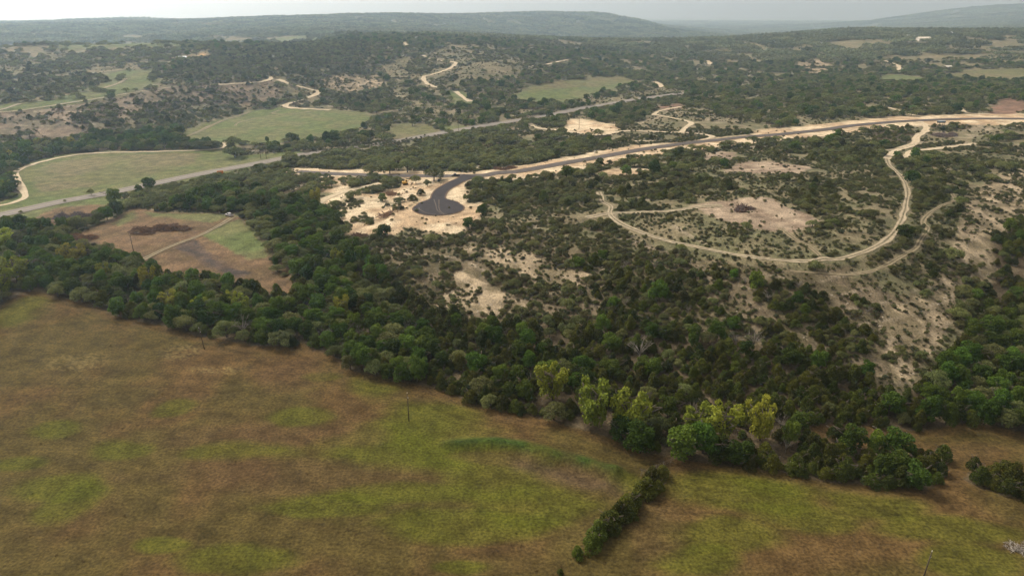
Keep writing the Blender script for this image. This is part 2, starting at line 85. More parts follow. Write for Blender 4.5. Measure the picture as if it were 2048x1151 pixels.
 ('clearing','brownsoil',0,None,None,[(-228.9,335.9),(-232.8,356.9),(-230.4,374.0),(-228.6,384.1),(-230.8,400.8),(-200.4,386.5),(-170.9,379.3),(-153.8,371.9),(-138.5,350.8),(-125.5,327.1),(-116.6,312.4),(-108.7,295.0),(-92.0,267.0),(-96.5,260.8),(-118.3,274.6),(-138.5,281.2),(-156.0,285.2),(-170.8,297.0),(-184.9,306.5),(-204.6,320.3),(-216.9,320.1)]),
 ('clearing_grass','pasture',0,None,None,[(-164.0,342.3),(-159.9,358.5),(-153.9,368.3),(-139.3,350.9),(-125.7,326.4),(-115.9,307.9),(-124.6,305.1),(-135.4,314.8),(-151.3,330.2)]),
 ('clearing_grass_b','pasture',0,None,None,[(-224.5,373.7),(-226.5,392.5),(-219.1,385.5),(-214.0,372.8),(-217.8,358.8)]),
 ('clearing_grass_c','pasture',0,None,None,[(-219.3,391.8),(-199.4,384.3),(-170.9,379.3),(-160.4,374.4),(-167.4,363.4),(-184.8,371.4),(-206.1,380.0)]),
 ('clearing_ash','ash',0,None,None,[(-170.1,323.7),(-165.4,336.1),(-159.5,328.4),(-146.6,312.4),(-134.2,298.9),(-118.8,288.8),(-121.4,283.1),(-136.6,293.3),(-152.7,309.5),(-163.1,316.5)]),
 ('gap_path','brownsoil',0,None,None,[(-144.0,409.3),(-140.6,408.5),(-117.1,337.3),(-100.3,289.3),(-89.4,265.4),(-92.0,263.4),(-102.8,286.9),(-119.9,338.0)]),
 ('verge','pasture',0,None,None,[(-327.8,348.7),(-319.2,360.5),(-310.0,372.8),(-300.2,385.9),(-287.4,393.3),(-275.6,412.1),(-262.5,432.1),(-240.7,419.8),(-234.1,404.6),(-250.6,397.0),(-270.0,389.4),(-266.3,376.5),(-271.3,368.7),(-284.8,372.0),(-292.5,361.0),(-299.8,350.6),(-306.8,340.8),(-313.4,331.4)]),
 ('verge_soil','brownsoil',0,None,None,[(-276.6,376.9),(-279.5,404.5),(-255.8,411.5),(-246.0,402.2),(-240.9,390.4),(-243.8,370.0),(-246.5,360.6),(-262.9,364.4)]),
 ('field_west','pasture',0,None,None,[(-354.6,348.7),(-399.6,398.7),(-384.8,402.6),(-369.5,406.2),(-353.9,409.7),(-338.0,413.3),(-321.8,417.0),(-321.5,435.3),(-330.5,451.0),(-370.4,500.9),(-383.8,539.3),(-377.6,569.6),(-349.4,579.1),(-320.4,576.6),(-291.7,574.4),(-269.6,576.9),(-248.1,581.1),(-225.7,554.9),(-192.9,567.5),(-170.6,569.6),(-180.1,527.0),(-195.8,505.3),(-210.3,485.3),(-223.5,469.9),(-236.1,455.7),(-249.1,442.6),(-261.0,429.4),(-274.1,409.6),(-285.9,391.0),(-298.7,383.7),(-310.7,376.3),(-322.4,369.2),(-333.5,362.2),(-344.2,355.3)]),
 ('field_west_in','tanfield',0,None,None,[(-351.7,491.7),(-366.4,538.2),(-339.1,560.6),(-312.1,560.4),(-285.5,561.1),(-258.0,564.1),(-247.6,521.2),(-262.5,488.6),(-283.7,461.4),(-298.5,451.5),(-312.5,441.7)]),
 ('field_north','pasture',0,None,None,[(-299.5,605.5),(-308.0,650.3),(-307.9,720.2),(-300.7,801.8),(-270.5,815.7),(-219.9,800.8),(-159.0,767.6),(-143.6,714.9),(-153.7,655.0),(-174.3,624.2),(-204.8,605.7),(-240.5,595.0),(-251.8,590.6)]),
 ('field_fallow','tanfield',0,None,None,[(-118.9,668.6),(-113.4,702.1),(-87.8,700.3),(-61.1,628.7),(-78.9,624.3),(-104.6,601.1)]),
 ('field_strip','pasture',0,None,None,[(-70.4,677.6),(-46.3,682.1),(-41.5,643.4),(-61.6,634.2)]),
 ('glade','pasture',0.2,'creek',0.9,[(-85.3,899.2),(-63.4,904.0),(-36.8,804.2),(-69.0,811.9)]),
 ('field_valley','pasture',0,None,None,[(6.6,838.0),(3.8,883.0),(24.4,959.9),(61.6,1016.7),(119.9,1092.4),(176.9,1138.7),(186.3,1065.4),(130.8,967.0),(84.4,873.1),(61.7,816.0),(39.6,841.6)]),
 ('field_valley_tan','tanfield',0,None,None,[(17.1,927.2),(38.9,984.6),(65.4,1020.3),(119.9,1092.4),(174.2,1131.3),(186.5,1075.4),(139.6,1035.2),(87.8,985.5)]),
 ('field_far','pasture',0,None,None,[(533.3,1045.6),(580.1,1124.9),(622.2,1142.1),(628.5,1068.3),(573.0,995.8)]),
 ('field_far_east','tanfield',0,None,None,[(670.4,1108.2),(744.7,1173.8),(787.5,1158.6),(837.2,1154.9),(879.8,1150.6),(916.7,1139.8),(952.6,1128.8),(986.5,1116.5),(1032.0,1117.8),(1069.1,1110.3),(927.9,957.3),(894.6,965.0),(868.1,981.1),(837.0,993.4),(807.9,1009.5),(767.6,1012.6),(727.8,1016.9),(691.1,1026.2)]),
 ('highway_verge','drygrass',0.2,'cedar',0.8,[(95.5,860.0),(149.8,934.2),(218.1,975.7),(236.4,937.5),(172.4,878.6),(101.1,804.7)]),
 ('bluff','redrock',0.62,'cedar',1.0,[(-526.3,541.8),(-617.1,647.8),(-596.5,656.5),(-570.6,659.9),(-545.5,664.6),(-517.5,666.0),(-492.2,671.3),(-464.3,684.6),(-438.0,702.6),(-406.8,739.2),(-395.7,819.0),(-360.0,859.7),(-322.9,873.8),(-302.3,896.3),(-272.7,843.8),(-316.9,815.7),(-350.5,788.0),(-354.8,723.8),(-371.2,685.5),(-389.0,656.1),(-386.0,606.2),(-420.5,598.3),(-436.0,582.0),(-457.5,576.5),(-476.1,568.2),(-493.2,558.9),(-509.6,549.9)]),
 ('bluff_rock','redrock',0.04,'scrub',0.9,[(-424.7,601.6),(-430.3,626.3),(-401.1,635.1),(-387.7,626.0),(-388.0,601.9)]),
 ('bluff_foot','litter',0.95,'creek',1.1,[(-498.9,510.7),(-489.5,525.8),(-479.4,541.6),(-468.1,557.6),(-454.8,572.8),(-438.0,585.0),(-420.5,598.3),(-389.1,611.9),(-378.6,634.7),(-354.8,646.0),(-330.1,657.8),(-309.9,654.6),(-299.5,605.5),(-251.8,590.6),(-272.0,582.4),(-292.6,576.3),(-321.4,578.7),(-350.5,581.1),(-378.7,571.4),(-385.1,541.3),(-370.7,500.9),(-324.4,441.7),(-326.1,423.1),(-341.5,418.1),(-356.6,413.3),(-371.4,408.5),(-385.8,403.7),(-399.6,398.7)]),
 ('bluff_wood','drygrass',0.8,'cedar',1.1,[(-386.9,624.4),(-391.6,643.1),(-378.3,671.5),(-357.9,719.6),(-350.5,788.0),(-316.9,815.7),(-300.7,801.8),(-307.9,720.2),(-309.9,654.6),(-327.4,651.6),(-352.0,640.0),(-376.4,629.9)]),
 ('plateau_west','drygrass',0.78,'cedar',1.25,[(-642.5,678.1),(-775.8,834.0),(-743.3,837.3),(-715.1,845.9),(-686.2,854.6),(-657.3,864.2),(-627.7,873.9),(-641.5,952.7),(-624.9,979.9),(-499.2,868.0),(-462.3,810.1),(-468.4,747.5),(-466.6,709.1),(-502.0,686.6),(-531.7,686.6),(-561.7,687.0),(-590.4,685.8),(-616.4,681.7)]),
 ('plateau_green','pasture',0.14,'oak',1.0,[(-622.8,654.6),(-603.1,664.9),(-579.4,671.5),(-556.1,679.3),(-529.8,683.9),(-503.8,689.3),(-469.1,713.2),(-463.3,747.9),(-467.3,819.2),(-510.6,894.9),(-491.5,919.0),(-459.4,933.0),(-438.3,861.0),(-414.3,848.0),(-410.0,745.9),(-430.3,711.2),(-451.9,684.0),(-490.6,668.7),(-516.9,665.2),(-546.1,665.5),(-573.1,663.3),(-600.0,661.0)]),
 ('plateau_meadow','drygrass',0.3,'oak',1.1,[(-1229.3,1332.9),(-1233.2,1402.3),(-1236.6,1478.1),(-1238.0,1559.4),(-1227.7,1634.1),(-781.4,1102.4),(-737.8,1100.9),(-714.3,1130.8),(-1077.5,1826.1),(-1014.6,1849.9),(-566.9,1133.3),(-515.6,1140.7),(-464.4,1024.6),(-449.9,933.5),(-495.3,901.6),(-499.2,868.0),(-624.9,979.9),(-641.5,952.7),(-627.7,873.9),(-657.3,864.2),(-686.2,854.6),(-715.1,845.9),(-743.3,837.3),(-775.8,834.0)]),
 ('plateau_lawn','pasture',0.1,'oak',1.1,[(-704.9,1115.3),(-1077.5,1826.1),(-1027.6,1874.7),(-928.8,1858.3),(-833.4,1845.8),(-510.0,1127.8),(-556.4,1110.9),(-606.7,1103.9),(-643.9,1095.1),(-678.9,1083.8)]),
 ('plateau_pit','orangesoil',0.1,'oak',1,[(-454.5,991.6),(-479.1,1066.1),(-478.9,1079.6),(-447.3,984.5)]),
 ('plateau_pit_b','orangesoil',0.0,'oak',1,[(-447.1,1022.6),(-455.6,1064.8),(-428.9,1014.3),(-408.5,986.7),(-400.2,961.9),(-423.0,992.1)]),
 ('plateau_strip','pasture',0.1,'oak',1.0,[(-486.7,1128.1),(-695.5,1819.3),(-631.5,1816.8),(-598.1,1872.0),(-563.7,1932.9),(-484.1,1961.7),(-360.1,1435.8),(-521.3,1663.1),(-635.8,1756.7),(-457.1,1092.8)]),
 ('spur_wood','drygrass',0.92,'cedar',1.15,[(-427.1,1035.0),(-401.0,1150.8),(-404.5,1451.1),(-312.4,1297.6),(-260.6,1285.3),(-210.2,1081.5),(-170.1,948.5),(-131.8,825.9),(-185.8,802.6),(-238.5,900.8),(-297.2,911.0),(-330.1,886.8),(-363.1,868.2),(-393.1,839.7),(-429.6,881.5),(-436.5,971.6)]),
 ('spur_rock','rock',0.4,'scrub',1.0,[(-253.4,937.2),(-226.8,997.3),(-188.6,1017.4),(-165.5,920.8),(-212.7,898.5),(-239.5,905.0)]),
 ('knoll','drygrass',0.36,'scrub',1.3,[(-196.6,1066.6),(-138.2,1143.1),(-102.0,1186.2),(-54.9,1238.2),(0.8,1209.5),(28.7,1141.7),(-17.3,1028.6),(-69.4,946.1),(-117.1,926.1),(-161.1,977.8),(-189.1,1029.4)]),
 ('knoll_b','drygrass',0.3,'cedar',1.0,[(-128.1,935.5),(-97.5,961.3),(-58.4,990.6),(-17.4,1033.4),(28.4,1129.2),(92.8,1256.6),(104.0,1231.3),(27.1,1075.0),(-17.0,1009.3),(-79.5,906.4),(-110.1,893.7)]),
 ('far_scrub','drygrass',0.35,'cedar',1.1,[(411.5,1494.7),(512.0,1550.3),(541.6,1511.5),(516.0,1436.4),(452.0,1360.2),(383.7,1353.2)]),
 ('far_rock','rock',0.3,'cedar',1.1,[(539.0,1365.2),(597.3,1392.8),(583.5,1313.5),(509.9,1178.9),(509.8,1263.8)]),
 ('far_scrub_b','drygrass',0.35,'cedar',1.1,[(727.3,1384.7),(803.7,1385.5),(797.5,1308.6),(723.7,1208.9),(690.1,1257.0)]),
 ('far_scrub_c','drygrass',0.4,'cedar',1.1,[(1022.7,1658.1),(1145.1,1705.7),(1124.7,1593.4),(1067.4,1508.3),(916.2,1412.7),(964.3,1542.1)]),
]
HIGHWAY = [(-315.0,359.8),(-312.5,365.2),(-309.9,370.7),(-307.4,376.0),(-305.1,380.6),(-303.3,384.1),(-301.8,386.8),(-300.2,389.7),(-298.0,393.5),(-295.2,398.9),(-291.9,405.2),(-288.4,411.8),(-284.6,417.8),(-280.5,423.0),(-276.2,427.7),(-271.7,432.5),(-267.2,437.6),(-262.8,443.1),(-258.4,448.9),(-253.9,454.9),(-249.1,461.3),(-243.9,468.2),(-238.5,475.5),(-232.9,483.0),(-227.0,490.5),(-220.6,498.2),(-213.8,506.2),(-207.2,513.9),(-201.4,520.9),(-196.6,526.9),(-192.5,532.2),(-188.8,537.0),(-184.9,541.8),(-181.3,546.4),(-177.9,550.7),(-174.1,555.0),(-169.0,559.4),(-162.2,563.9),(-154.1,568.3),(-145.5,573.0),(-136.9,578.1),(-128.5,583.8),(-119.8,589.8),(-111.2,596.2),(-102.7,602.8),(-94.7,609.4),(-86.9,616.2),(-79.0,623.4),(-70.5,631.1),(-61.0,639.7),(-50.8,649.1),(-40.5,658.5),(-30.8,667.4),(-22.3,675.1),(-14.5,682.1),(-6.4,689.6),(3.0,698.8),(14.1,710.2),(26.4,723.2),(39.1,737.0),(51.7,750.8),(63.7,764.5),(75.6,778.4),(88.0,792.8),(101.5,807.8),(116.5,824.1),(132.7,841.5),(149.3,858.6),(165.4,874.2),(180.9,887.8),(196.2,900.1),(211.4,911.9),(226.6,923.9)]
NEWROAD = [(-152.9,482.2),(-144.3,477.9),(-135.5,473.5),(-127.0,469.3),(-118.7,465.3),(-110.9,461.7),(-103.5,458.4),(-96.1,455.2),(-88.6,452.0),(-80.7,448.8),(-72.7,445.6),(-64.7,442.6),(-56.8,439.9),(-48.9,437.3),(-41.1,434.9),(-33.6,433.0),(-26.9,432.2),(-21.2,432.9),(-16.3,434.8),(-11.9,437.0),(-7.8,438.6),(-4.3,439.2),(-1.4,439.3),(1.6,439.5),(5.2,440.6),(9.5,442.7),(14.3,445.4),(19.6,448.7),(25.4,452.6),(32.1,457.4),(39.4,463.0),(47.0,468.8),(54.4,474.4),(61.3,479.6),(68.1,484.6),(74.9,489.6),(81.9,494.9),(89.1,500.5),(96.4,506.3),(103.9,512.1),(111.9,517.7),(120.4,523.2),(129.3,528.6),(138.4,533.8),(147.5,538.7),(156.6,543.3),(165.7,547.6),(174.9,551.5),(183.9,554.9),(192.6,557.2),(201.2,558.7),(209.8,560.3),(218.9,562.9),(228.8,566.8),(239.2,571.6),(249.6,576.7),(259.3,581.6),(268.2,586.4),(276.6,591.3),(284.7,595.8),(292.6,599.6),(300.1,602.3),(307.1,604.2),(314.3,605.8),(322.4,607.7),(331.7,610.1),(341.8,612.6),(352.3,615.0),(362.5,617.3),(372.1,619.4),(381.4,621.5),(391.2,623.2),(402.3,624.3),(415.2,624.8),(429.3,624.8),(444.1,624.3),(459.1,623.4),(474.2,622.0),(489.7,620.0),(505.4,617.8),(521.0,615.7)]
STEM = [(-24.4,432.7),(-26.1,430.3),(-27.8,428.0),(-29.5,425.5),(-31.1,422.7),(-32.6,419.5),(-34.2,415.9),(-35.6,412.2),(-36.9,408.7),(-38.2,405.4),(-39.3,402.2),(-40.4,399.1),(-41.2,396.0),(-41.8,392.9),(-42.1,389.9),(-42.3,386.9),(-42.4,383.8),(-42.3,380.6),(-42.1,377.2),(-41.7,374.0),(-41.4,371.0),(-41.1,368.4),(-40.8,366.0),(-40.4,363.7),(-40.1,361.3)]
BULB = (-39.79,357.96)
TYRE = [[(-44.1,375.9),(-43.5,372.5),(-42.8,369.1),(-42.2,365.8),(-41.6,362.6),(-41.1,359.6),(-40.6,356.6),(-40.1,353.9),(-39.4,351.7),(-38.5,350.0),(-37.4,348.6),(-36.3,347.6),(-35.3,346.8),(-34.4,346.2),(-33.6,345.9),(-32.8,345.7),(-32.0,345.5)],[(-41.2,375.3),(-40.9,372.0),(-40.6,368.7),(-40.3,365.4),(-40.0,362.4),(-39.7,359.6),(-39.3,357.0),(-38.9,354.7),(-38.4,352.5),(-37.8,350.7),(-37.1,349.1),(-36.4,347.6),(-35.7,346.1)],[(-50.5,358.7),(-50.2,357.5),(-50.0,356.4),(-49.7,355.2),(-49.1,353.9),(-48.2,352.4),(-47.1,350.6),(-45.8,349.0),(-44.6,347.7),(-43.4,346.9),(-42.3,346.4),(-41.1,346.0),(-39.9,345.5)],[(-31.1,345.1),(-31.7,344.9),(-32.3,344.7),(-32.9,344.5),(-33.7,344.6),(-34.7,345.0),(-35.9,345.7),(-37.2,346.5),(-38.4,347.2)]]
TRACKS = {
 'ring': (3.4,[(48.5,371.8),(48.5,368.1),(48.4,364.4),(48.4,360.8),(48.4,357.6),(48.3,355.1),(48.2,353.0),(48.2,351.0),(48.4,349.0),(49.0,347.0),(49.8,345.1),(50.6,343.0),(50.9,340.4),(50.5,337.1),(49.7,333.3),(48.8,329.3),(48.4,325.2),(48.5,321.1),(49.0,316.8),(49.8,312.5),(50.8,308.5),(52.2,304.7),(53.9,301.1),(55.8,297.7),(57.8,294.3),(59.8,291.1),(61.8,288.1),(64.1,285.1),(66.5,282.1),(69.2,278.9),(72.2,275.8),(75.3,272.6),(78.4,269.4),(81.5,266.2),(84.6,262.9),(87.8,259.8),(91.1,257.2),(94.5,255.1),(97.9,253.4),(101.4,252.1),(104.8,251.0),(108.1,250.2),(111.4,249.7),(114.7,249.5),(118.0,249.6),(121.3,250.0),(124.5,250.7),(127.9,251.8),(131.3,253.3),(135.0,255.3),(138.8,257.9),(142.6,260.7),(146.2,263.5),(149.5,266.2),(152.6,268.8),(155.8,271.8),(159.3,275.6),(163.2,280.2),(167.4,285.4),(171.7,291.2),(176.1,297.5),(180.6,304.3),(185.2,311.6),(190.0,319.4),(194.7,327.4),(199.6,335.9),(204.7,344.7),(209.5,353.7),(213.9,362.3),(217.7,370.5),(221.0,378.4),(224.0,386.2),(226.8,393.9),(229.3,401.7),(231.4,409.4),(233.5,416.8),(235.6,423.5),(237.9,429.3),(240.2,434.3),(242.5,439.1),(244.8,444.0)]),
 'summit': (4.2,[(36.1,320.8),(39.3,322.3),(42.4,323.8),(45.6,325.2),(48.9,325.9),(52.3,325.8),(55.8,325.1),(59.3,324.2),(62.8,323.5),(66.3,322.8),(69.7,322.1),(73.3,321.6),(76.9,321.5),(80.8,322.2),(84.9,323.3),(88.9,324.6),(92.5,325.5),(95.6,325.9),(98.3,326.0),(100.9,326.0),(103.6,326.1)]),
 'spur': (2.6,[(116.4,283.9),(116.7,280.5),(117.0,277.0),(117.3,273.7),(117.8,270.7),(118.5,268.2),(119.4,266.0),(120.2,264.0),(120.8,261.9),(121.1,259.6),(121.2,257.4),(121.2,255.1),(121.2,252.8)]),
 'outer': (2.2,[(234.7,355.5),(232.9,351.7),(231.3,347.9),(229.4,344.2),(227.1,340.8),(224.2,337.9),(221.0,335.4),(217.4,332.8),(213.6,329.6),(209.3,325.4),(204.4,320.6),(199.8,315.8),(196.1,311.7),(193.5,308.5),(191.6,305.9),(190.2,303.6),(189.1,301.6),(188.7,300.1),(189.0,299.0),(189.1,297.8),(188.4,295.9),(186.3,292.9),(183.5,289.3),(180.3,285.5),(177.6,282.1),(175.5,279.3),(173.7,276.7),(171.8,274.2),(169.6,271.7),(167.1,269.2),(164.3,266.8),(161.2,264.2),(157.8,261.3),(153.7,257.7),(149.1,253.5),(144.4,249.6),(140.3,246.4),(136.9,244.3),(133.8,242.8),(131.0,241.8),(128.2,241.1),(125.3,240.9),(122.6,241.1),(119.8,241.6),(117.1,242.0),(114.4,242.4),(111.7,242.8),(109.0,243.3),(106.3,243.7)]),
 'junction': (5.0,[(244.8,444.0),(251.1,453.6),(257.3,463.5),(263.6,472.9),(270.0,481.4),(276.6,488.3),(283.3,494.2),(289.9,500.0),(296.3,506.7),(302.3,515.0),(308.2,524.2),(313.8,533.4),(319.4,541.8),(325.0,549.1),(330.5,555.6),(335.8,562.0),(340.6,568.5),(344.9,575.5),(348.9,582.8),(352.4,589.7),(355.1,595.8),(356.8,600.7),(357.7,604.7),(358.2,608.4),(358.9,612.2)]),
 'junction_west': (4.0,[(252.6,476.3),(257.8,479.2),(263.0,482.0),(268.2,484.9),(273.5,488.2),(279.0,492.1),(284.6,496.3),(290.1,500.6),(295.1,504.5),(299.5,507.9),(303.5,511.0),(307.3,514.0),(311.2,517.1)]),
 'junction_east': (4.5,[(258.3,448.3),(263.7,456.2),(269.1,464.4),(274.4,471.9),(279.1,477.7),(282.8,480.9),(285.8,482.3),(288.9,483.1),(292.9,484.6),(298.2,487.0),(304.2,489.7),(310.6,492.5),(317.0,495.5),(323.4,498.6),(330.0,501.8),(336.6,505.1),(343.2,508.3)]),
 'west_loop': (4.2,[(-327.6,399.3),(-324.7,401.9),(-321.7,404.6),(-318.9,407.2),(-316.7,409.7),(-315.2,411.9),(-314.1,413.8),(-313.4,415.8),(-313.1,418.1),(-312.8,420.6),(-312.7,423.3),(-313.2,426.4),(-314.9,430.3),(-318.0,435.1),(-322.2,440.6),(-327.2,446.8),(-332.7,453.7),(-339.1,461.9),(-346.4,471.2),(-353.6,480.5),(-359.5,488.7),(-364.0,495.2),(-367.6,500.8),(-370.4,506.1),(-372.6,511.9),(-374.2,518.4),(-375.1,525.3),(-375.3,532.1),(-374.8,538.8),(-373.5,545.5),(-371.6,552.2),(-368.9,558.4),(-365.6,563.5),(-362.3,567.2),(-358.7,569.9),(-353.7,571.8),(-346.0,573.0),(-334.2,573.0),(-319.4,571.8),(-303.8,570.7),(-289.9,570.6),(-277.2,571.6),(-264.7,573.1),(-254.2,575.5),(-247.4,579.3),(-245.6,584.9),(-247.7,591.9),(-251.3,599.5),(-254.1,606.8)]),
 'bluff_low': (4.5,[(-505.7,662.7),(-501.9,663.8),(-498.1,664.7),(-494.2,665.8),(-489.8,667.5),(-484.9,669.4),(-479.6,671.5),(-474.0,674.4),(-468.1,678.7),(-461.7,684.7),(-454.9,692.0),(-448.0,700.1),(-441.2,708.5),(-434.3,717.2),(-427.1,726.3),(-420.5,735.8),(-414.9,745.4),(-410.8,755.3),(-407.8,765.4),(-405.2,775.5),(-402.5,785.2),(-399.5,794.3),(-396.5,802.9),(-393.5,811.4),(-390.5,820.0)]),
 'bluff_high': (5,[(-362.3,849.5),(-354.8,854.3),(-347.2,859.3),(-339.8,864.0),(-333.2,868.3),(-327.2,871.8),(-321.8,874.7),(-317.0,877.6),(-313.0,880.8),(-309.8,884.6),(-307.4,888.8),(-305.8,893.0),(-304.9,896.9),(-305.1,900.4),(-306.4,903.6),(-308.0,906.7),(-309.4,909.9)]),
 'bluff_drop': (7,[(-298.7,905.3),(-294.3,902.5),(-289.9,899.6),(-285.4,896.9),(-280.3,894.8),(-274.2,893.5),(-267.3,892.8),(-260.6,892.4),(-255.0,891.9),(-250.5,892.0),(-246.8,892.6),(-244.0,892.5),(-242.3,890.3),(-242.0,885.2),(-242.8,878.1),(-244.5,870.3),(-246.6,863.3),(-249.5,857.2),(-253.2,851.4),(-256.9,846.0),(-260.0,841.1),(-262.5,836.9),(-264.7,833.3),(-266.2,829.9),(-266.6,826.4),(-266.5,822.9),(-265.8,819.6),(-263.4,816.1),(-257.8,812.1),(-247.9,807.4),(-234.7,802.2),(-220.1,796.9),(-206.2,791.6)]),
 'plateau': (4,[(-470.3,724.1),(-468.0,728.7),(-465.6,733.1),(-463.3,737.9),(-460.9,743.5),(-458.2,749.9),(-455.2,756.9),(-452.7,764.8),(-451.1,773.8),(-450.8,784.8),(-451.4,797.3),(-452.5,809.9),(-453.9,821.0),(-455.6,829.9),(-457.8,837.6),(-460.1,844.8),(-462.3,852.3)]),
 'plateau_west': (5,[(-497.2,664.0),(-495.7,667.3),(-494.1,670.5),(-492.6,673.9),(-491.4,677.7),(-490.5,682.1),(-489.9,686.9),(-489.3,691.8),(-488.7,696.7)]),
 'plateau_top': (5,[(-512.3,886.6),(-507.3,895.8),(-502.3,905.0),(-497.4,914.1),(-492.4,923.3)]),
 'field_path': (4,[(-300.5,607.7),(-299.4,619.6),(-298.2,631.2),(-297.3,643.4),(-296.9,657.3),(-297.5,673.7),(-298.8,691.8),(-300.1,710.4),(-300.8,728.3),(-300.6,745.1),(-299.9,761.5),(-298.9,777.8),(-298.1,794.1)]),
 'field_curl': (2.5,[(-267.0,804.1),(-267.9,798.0),(-269.1,791.6),(-269.6,785.8),(-268.3,781.0),(-264.3,777.3),(-258.4,774.4),(-251.9,772.6),(-246.0,772.4),(-241.1,774.4),(-236.6,778.1),(-232.1,782.6),(-227.6,786.7)]),
 'field_curl_b': (2.5,[(-276.2,690.6),(-277.7,696.5),(-279.4,702.4),(-280.7,708.4),(-281.2,714.8),(-280.4,721.7),(-278.8,729.0),(-276.7,736.4),(-274.9,743.8)]),
 'knoll': (6,[(-141.9,1140.9),(-138.3,1133.9),(-134.7,1126.6),(-131.0,1119.8),(-127.2,1113.9),(-123.2,1109.3),(-119.1,1105.6),(-114.9,1102.5),(-110.4,1099.6),(-105.3,1097.3),(-99.8,1095.6),(-94.6,1093.8),(-90.6,1091.2),(-87.8,1088.4),(-85.8,1085.4),(-84.7,1081.1),(-84.7,1074.2),(-85.8,1063.3),(-88.0,1049.3),(-91.1,1035.0),(-94.6,1022.9),(-99.2,1013.7),(-104.7,1005.9),(-110.1,999.4),(-114.5,993.9),(-117.7,990.5),(-120.2,988.9),(-121.8,986.8),(-122.2,982.0),(-121.0,972.9),(-118.6,961.0),(-115.3,948.5),(-111.8,937.8),(-108.0,929.5),(-103.6,922.3),(-99.0,915.6),(-94.5,908.7)]),
 'knoll_top': (6,[(-191.3,1271.9),(-186.1,1252.8),(-180.9,1233.6),(-175.6,1214.5),(-170.4,1195.3)]),
 'knoll_east': (6,[(28.0,1112.6),(36.5,1125.8),(44.9,1138.5),(53.4,1152.3),(62.0,1169.0),(70.8,1189.8),(79.7,1213.5),(88.7,1238.3),(97.6,1262.6)]),
 'ford': (6,[(-71.9,898.2),(-69.1,889.3),(-66.3,880.3),(-63.5,871.4),(-60.7,862.7),(-57.8,854.3),(-54.9,846.2),(-52.0,838.2),(-49.1,830.1)]),
 'yard_west': (5,[(-114.2,388.0),(-113.0,392.1),(-111.8,396.3),(-110.5,400.3),(-108.9,404.0),(-106.9,407.2),(-104.6,410.0),(-102.1,412.7),(-99.2,415.7),(-95.9,418.9),(-92.2,422.3),(-88.3,425.8),(-84.5,429.2)]),
 'farm': (4,[(-143.5,412.0),(-142.7,414.6),(-142.0,417.3),(-141.2,419.9),(-140.5,422.7),(-140.0,425.7),(-139.6,428.9),(-138.9,432.0),(-137.7,434.9),(-135.6,437.5),(-132.9,439.9),(-129.9,442.2),(-127.1,444.5)]),
 'pad_lane': (4.5,[(17.3,666.8),(18.7,659.1),(19.9,651.4),(21.6,643.6),(24.8,635.8),(30.0,627.6),(36.7,619.0),(44.0,610.8),(50.7,603.4),(56.8,596.4),(62.7,589.7),(68.5,584.4),(74.3,581.5),(80.1,582.3),(85.8,586.0),(91.5,590.2),(97.0,592.7),(102.2,592.8),(107.2,591.7),(112.3,590.1),(117.6,588.5),(123.6,587.0),(130.0,585.2),(136.2,583.5),(141.7,581.8),(146.4,580.5),(150.5,579.4),(154.1,578.1),(157.1,576.1),(159.7,573.1),(162.0,569.5),(163.4,565.6),(163.7,562.0),(162.5,558.7),(160.0,555.5),(157.0,552.4),(154.2,549.2)]),
 'pad_north': (4,[(138.4,686.0),(141.9,696.2),(145.2,706.5),(149.0,716.6),(153.9,726.3),(160.4,735.4),(168.0,744.2),(176.1,752.7),(183.9,761.4)]),
 'pad_east': (4,[(141.3,688.5),(144.1,681.5),(146.8,674.4),(149.6,667.4),(152.3,660.2),(155.4,652.8),(158.8,645.2),(161.5,637.8),(162.6,630.6),(161.4,623.8),(158.6,617.2),(155.1,610.9),(152.1,604.9),(149.7,599.3),(147.4,594.0),(145.2,588.9),(142.9,583.7)]),
 'pad_south': (3,[(71.6,559.5),(79.3,556.1),(87.2,552.6),(94.8,549.4),(101.9,547.0),(108.2,545.6),(114.0,545.0),(119.5,544.7),(125.2,544.2)]),
 'far_lane': (7,[(218.0,1081.2),(218.6,1074.0),(219.2,1067.0),(219.7,1059.5),(219.5,1050.6),(218.5,1039.7),(216.8,1027.4),(215.0,1014.5),(213.2,1001.9)]),
 'far_east': (7,[(768.7,1472.1),(759.3,1459.6),(749.9,1446.8),(740.6,1434.5),(731.7,1423.2),(722.8,1414.0),(714.0,1406.4),(705.9,1398.2),(699.1,1387.2),(693.9,1372.3),(690.0,1354.8),(686.9,1336.5),(684.0,1319.0),(682.0,1302.7),(680.9,1286.6),(679.4,1270.8),(676.1,1255.1),(670.4,1239.6),(663.1,1224.4),(655.2,1209.3),(647.6,1194.1)]),
 'far_bend': (8,[(380.6,1446.4),(382.4,1438.8),(384.5,1431.5),(386.0,1423.5),(386.2,1413.4),(384.5,1400.5),(381.5,1385.6),(378.0,1369.8),(374.7,1354.5)]),
 'spur_lane': (4,[(377.0,703.3),(376.9,697.2),(376.9,691.3),(376.8,685.0),(376.5,677.7),(376.0,669.0),(375.4,659.4),(374.7,649.3),(374.0,639.5)]),
 'spur_lane_b': (4,[(450.5,703.4),(444.5,691.2),(437.9,678.5),(432.5,666.9),(430.0,658.4),(431.6,654.1),(436.2,652.8),(441.9,652.8),(447.1,652.1)]),
 'clearing': (3.0,[(-176.8,307.0),(-175.7,311.6),(-174.6,316.2),(-173.4,320.8),(-172.0,325.2),(-170.1,329.4),(-167.8,333.4),(-165.5,337.4),(-163.7,341.5),(-162.4,345.8),(-161.4,350.2),(-160.6,354.5),(-159.9,358.5),(-159.3,362.2),(-158.8,365.6),(-158.4,369.0),(-157.9,372.4)]),
}
